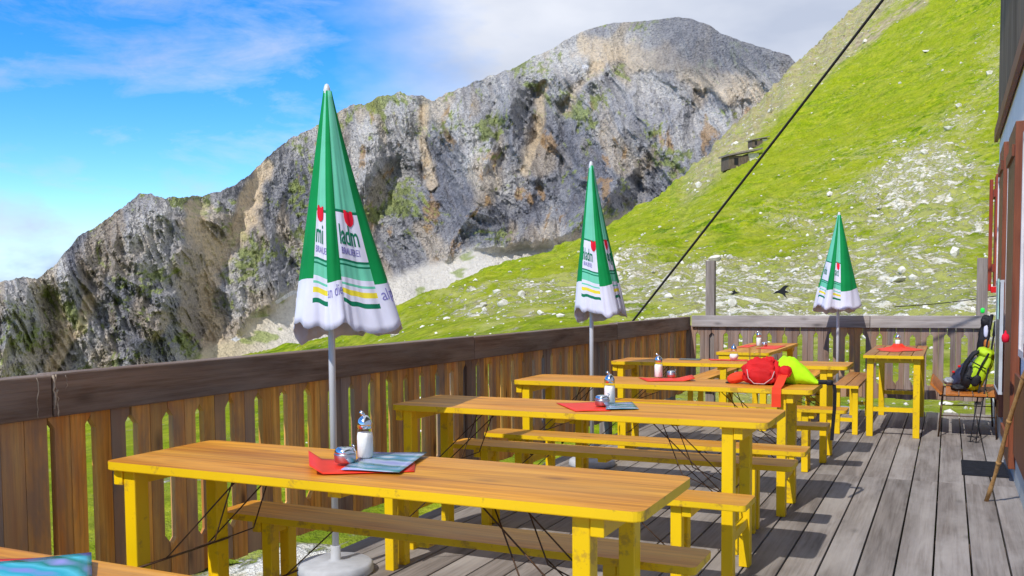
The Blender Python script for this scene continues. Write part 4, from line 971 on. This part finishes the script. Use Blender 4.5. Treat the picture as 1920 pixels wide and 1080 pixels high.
# ------------------------------------------------------------------ house on the right
WX = .455
hs_ = empty('mountain_lodge', (WX, 6, 0), 'white plastered lodge wall with timber upper storey and brown shutters at the right edge', 'house')
def hp(name, boxes, mat, parent=hs_, bevel=0):
    mb = MB()
    for lo, hi in boxes: mb.box((lo[0]-WX, lo[1]-6, lo[2]), (hi[0]-WX, hi[1]-6, hi[2]))
    return mb.build(name, mat, parent, bevel)
hp('wall', [((WX, -2, -.6), (6.5, 11.15, 2.98))], M['plaster'])
hp('plinth', [((WX-.02, -2, -.5), (WX-.001, 11.13, .20))], M['plinth'])
mbp = MB(); y = -2.2
while y < 11.2: mbp.box((WX-.012-WX, y-6, 2.985), (WX+.05-WX, y+.148-6, 6.2+.0)); y += .15
mbp.build('timber_wall', M['darkwood'], hs_)
hp('upper_storey', [((WX+.06, -2.1, 2.99), (6.4, 11.1, 6.19))], M['darkwood'])
hp('fascia', [((WX-.05, -2.2, 2.93), (WX-.013, 11.2, 3.06))], M['shutter'], bevel=.004)
rb = MB(); rb.add([(-.35, -8.4, 6.2), (3, -8.4, 8.2), (6.6, -8.4, 6.2), (-.35, 5.6, 6.2), (3, 5.6, 8.2), (6.6, 5.6, 6.2)], [(0, 2, 1), (3, 4, 5), (0, 1, 4, 3), (1, 2, 5, 4), (0, 3, 5, 2)]); rb.build('roof', M['darkwood'], hs_)
def window(y0, y1, z0, z1):
    w = hp('window', [((WX-.025, y0, z0), (WX-.002, y0+.05, z1)), ((WX-.025, y1-.05, z0), (WX-.002, y1, z1)), ((WX-.025, y0+.051, z1-.05), (WX-.002, y1-.051, z1)), ((WX-.025, y0+.051, z0), (WX-.002, y1-.051, z0+.05)), ((WX-.022, (y0+y1)/2-.02, z0+.051), (WX-.004, (y0+y1)/2+.02, z1-.051))], M['winframe'])
    hp('pane', [((WX-.010, y0+.04, z0+.04), (WX-.003, y1-.04, z1-.04))], M['wglass'], w)
    return w
def shutter(y0, y1, z0, z1, mat, x=None, th=.035):
    x = WX-.004 if x is None else x
    s = hp('shutter', [((x-th, y0, z0), (x, y1, z1))], mat, bevel=.004)
    hp('batten', [((x-th-.018, y0+.04, z0+.15), (x-th-.001, y1-.04, z0+.23))], mat, s)
    hp('batten', [((x-th-.018, y0+.04, z1-.23), (x-th-.001, y1-.04, z1-.15))], mat, s)
shutter(10.75, 11.12, 1.40, 2.55, M['shutter_red']); window(10.1, 10.72, 1.35, 2.5); 
shutter(9.50, 10.06, .62, 2.66, M['shutter_red']); 
shutter(9.02, 9.45, .25, 2.62, M['shutter'], WX-.004, .05)
window(8.15, 8.95, .95, 2.45)
shutter(7.25, 8.05, .10, 2.50, M['shutter'], WX-.004, .06)
window(6.3, 7.15, .9, 2.4); shutter(5.5, 6.2, .8, 2.45, M['shutter_red'])
hp('door', [((WX-.045, 7.9, .10), (WX-.0, 8.15, .9))], M['shutter'])
hp('cladding', [((WX-.04, 5.2, .22), (WX-.021, 7.2, .78))], M['shutter'], bevel=.004)
hp('shutter', [((WX-.09, 11.0, 1.35), (WX-.055, 11.04, 2.52))], M['shutter_red'])
# sign board and notes hanging on the wall
e = empty('notice_board', (.375, 8.6, .55), 'tall dark notice board with white edge leaning on the lodge wall', 'board')
mb = MB(); mb.box((-.012, -.42, 0), (.012, .30, .86)); mb.build('panel', M['chalk'], e)
mb = MB(); mb.box((-.014, -.429, -.02), (.010, -.421, .88)); mb.box((-.014, .301, -.02), (.012, .309, .88)); mb.box((-.016, -.42, .861), (.014, .30, .88)); mb.box((-.016, -.42, -.02), (.014, .30, -.001)); mb.build('edge', M['blackboard_frame'], e)
mb = MB(); mb.box((-.003, -.10, -.16), (.003, .10, .16)); o = mb.build('paper_note', M['note'], loc=(.352, 8.35, 1.28)); tag(o, 'pale green paper note pinned above the dark notice board', 'note')
mb = MB(); mb.lathe([(.008, -.03), (.02, -.024), (.024, 0), (.02, .022), (.008, .03), (.004, .05)], 14); o = mb.build('lantern', M['fred'], loc=(.34, 6.9, 1.03)); tag(o, 'small red lantern hanging on the lodge wall at the right edge', 'lantern')
mb = MB(); mb.box((-.03, -.05, -.03), (.03, .05, .03)); mb.box((-.05, -.01, -.01), (-.031, .01, .05)); o = mb.build('shutter_catch', M['redfab'], loc=(.385, 9.9, 1.36), bevel=.006); tag(o, 'red and grey catch fixed beside the red shutter', 'catch')
# ------------------------------------------------------------------ door mat, stick
e = empty('door_mat', (.255, 7.75, .0025), 'black ribbed rubber door mat on the deck beside the lodge', 'mat')
mb = MB(); mb.box((-.15, -.30, 0), (.15, .30, .008)); mb.build('base', M['rubber'], e)
mb = MB()
for k in range(15): mb.box((-.148, -.29+k*.04, .0082), (.148, -.272+k*.04, .016))
mb.build('ribs', M['rubber'], e)
mb = MB(); P = []
A, B = Vector((.235, 6.56, .0)), Vector((.395, 6.09, .83)); 
for k in range(13):
    t = k/12; q = A.lerp(B+(B-A)*.35, t)+Vector((.006*math.sin(t*9), .004*math.sin(t*13), 0)); P.append(q-A)
mb.tube(P, [.013+.0025*math.sin(k*2.3) for k in range(13)], 9)
for k in (3, 6, 9): mb.blob(P[k], (.017, .017, .02), 1)
o = mb.build('walking_stick', M['stick'], loc=A); tag(o, 'knotty pale wooden walking stick leaning against the lodge wall', 'stick')
# ------------------------------------------------------------------ bench seat with backpack, poles
e = empty('folding_bench', (.13, 9.85, 0), 'orange slatted bench with thin black legs beside the lodge wall', 'bench')
for k in range(4):
    mb = MB(); x = -.145+k*.115
    mb.box((x, -.55, .395), (x+.105, .55, .415)); mb.build('slat', M['orange'], e, bevel=.002)
mb = MB(); mb.box((-.235, -.55, .385), (-.215, .55, .52), rot=Matrix.Rotation(-.75, 3, 'Y')); mb.build('slat', M['orange'], e, bevel=.002)
for y in (-.45, .45):
    for x in (-.2, .28):
        mb = MB(); mb.tube([(x, y, .0), (x+(.03 if x < 0 else -.02), y, .38)], .008, 8); mb.build('leg', M['rod'], e)
mb = MB(); mb.tube([(-.19, -.45, .2), (.28, -.45, .2)], .005, 6); mb.tube([(-.19, .45, .2), (.28, .45, .2)], .005, 6)
mb.box((-.2, -.46, .378), (.3, -.44, .394)); mb.box((-.2, .44, .378), (.3, .46, .394)); mb.build('frame', M['rod'], e)
def backpack():
    e = empty('backpack', (.215, 9.62, .416), 'lime yellow hiking backpack with black straps on the orange bench', 'backpack')
    rt = Matrix.Rotation(.42, 3, 'Y')
    mb = MB(); mb.blob((.05, 0, .19), (.085, .15, .20), .72, rt, 0, noise=.05, taper=.1); mb.build('main_bag', M['lime'], e)
    mb = MB(); mb.blob((-.035, -.02, .13), (.055, .12, .12), .7, rt, 0, noise=.06); mb.build('back_padding', M['black'], e)
    mb = MB(); mb.blob((.10, 0, .355), (.075, .13, .05), .75, rt, 0, noise=.05); mb.build('top_lid', M['lime'], e)
    mb = MB()
    for y in (-.09, .09): mb.tube([(.06, y, .385), (.0, y-.01, .35), (-.06, y-.015, .26), (-.095, y-.01, .15), (-.08, y, .04)], [.013, .018, .02, .016, .011], 8)
    for y in (-.156, .156): mb.tube([(.12, y*.8, .36), (.07, y, .27), (.03, y, .17), (.0, y, .07)], .008, 6)
    mb.tube([(-.04, -.165, .30), (.10, -.17, .22)], .006, 6); mb.tube([(-.06, -.16, .16), (.07, -.17, .10)], .006, 6)
    mb.build('strap', M['black'], e)
    mb = MB(); mb.blob((-.12, -.08, .035), (.07, .05, .03), .8, None, 0, noise=.1); mb.build('hip_belt', M['black'], e)
    mb = MB(); mb.blob((.02, -.165, .11), (.035, .02, .055), .8, rt); mb.build('side_pocket', M['black'], e)
backpack()
def small_pack():
    e = empty('dark_backpack', (.13, 10.12, .416), 'dark navy backpack with red tags behind the lime backpack', 'backpack')
    rt = Matrix.Rotation(.7, 3, 'Y')
    mb = MB(); mb.blob((.03, 0, .13), (.08, .13, .17), .75, rt, 0, noise=.07); mb.build('main_bag', M['navy'], e)
    mb = MB(); mb.blob((-.08, -.07, .14), (.014, .02, .012), .8); mb.blob((-.03, -.11, .20), (.014, .012, .012), .8); mb.build('tag', M['redfab'], e)
    mb = MB(); mb.blob((-.12, -.05, .05), (.05, .05, .035), .8, None, 0, noise=.1); mb.build('side_pocket', M['grey'], e)
small_pack()
for i, (A, B, lab) in enumerate([((.19, 9.15, 0), (.37, 9.9, 1.12), 'black trekking pole leaning on the wall, foot farther left'), ((.235, 9.12, 0), (.40, 9.75, 1.06), 'black trekking pole leaning on the wall, foot farther right')]):
    A, B = Vector(A), Vector(B); e = empty('trekking_pole', A, lab, 'trekking pole', 'trekking poles')
    mb = MB(); mb.tube([(0, 0, 0), (B-A)*.5, (B-A)*.88], [.004, .007, .009], 8); mb.build('shaft', M['black'], e)
    mb = MB(); mb.tube([(B-A)*.88, (B-A)*1.0], [.014, .016], 8); mb.build('grip', M['black'], e)
    mb = MB(); mb.lathe([(.004, .045), (.028, .05), (.028, .054), (.004, .058)], 12); mb.build('basket', M['black'], e)
# dark jacket hanging on the end post
e = empty('jacket', (.345, 11.28, .62), 'dark jacket and bag with a bright green clip hanging on the far railing end', 'jacket')
mb = MB(); mb.blob((0, 0, .2), (.055, .05, .22), .75, Matrix.Rotation(.12, 3, 'Y'), 0, noise=.12); mb.blob((.02, -.03, .40), (.05, .04, .07), .8, None, 0, noise=.1); mb.build('cloth', M['black'], e)
mb = MB(); mb.blob((.02, -.05, .30), (.022, .02, .07), .8); mb.build('lining', M['fwhite'], e)
mb = MB(); mb.blob((.03, -.055, .16), (.03, .02, .05), .8); mb.build('pocket', M['orange'], e)
mb = MB(); mb.blob((-.015, -.02, .52), (.022, .018, .03), .8); mb.build('clip', M['greenlite'], e)
# ------------------------------------------------------------------ cables
P1, P2 = Vector((-.577, 8.623, 3.835)), Vector((-3.23, 9.99, 1.077)); dv = P2-P1
top, bot = P1-dv*.385, P2+dv*.66; pts = []
for k in range(25):
    t = k/24; q = top.lerp(bot, t); q.z -= .10*4*t*(1-t)*.5; pts.append(q-bot)
mb = MB(); mb.tube(pts, .0125, 8); o = mb.build('steel_cable', M['cable'], loc=bot); tag(o, 'thick dark steel cable running diagonally from the lodge down past the railing', 'cable')
mb = MB(); A, B = Vector((-.65, 13.2, 1.16)), Vector((.6, 13.6, 1.30))
mb.tube([(A.lerp(B, k/10)-A)+Vector((0, 0, -.02*math.sin(math.pi*k/10))) for k in range(11)], .006, 6); o = mb.build('thin_wire', M['cable'], loc=A); tag(o, 'thin dark wire sloping just above the far railing at the right', 'wire')
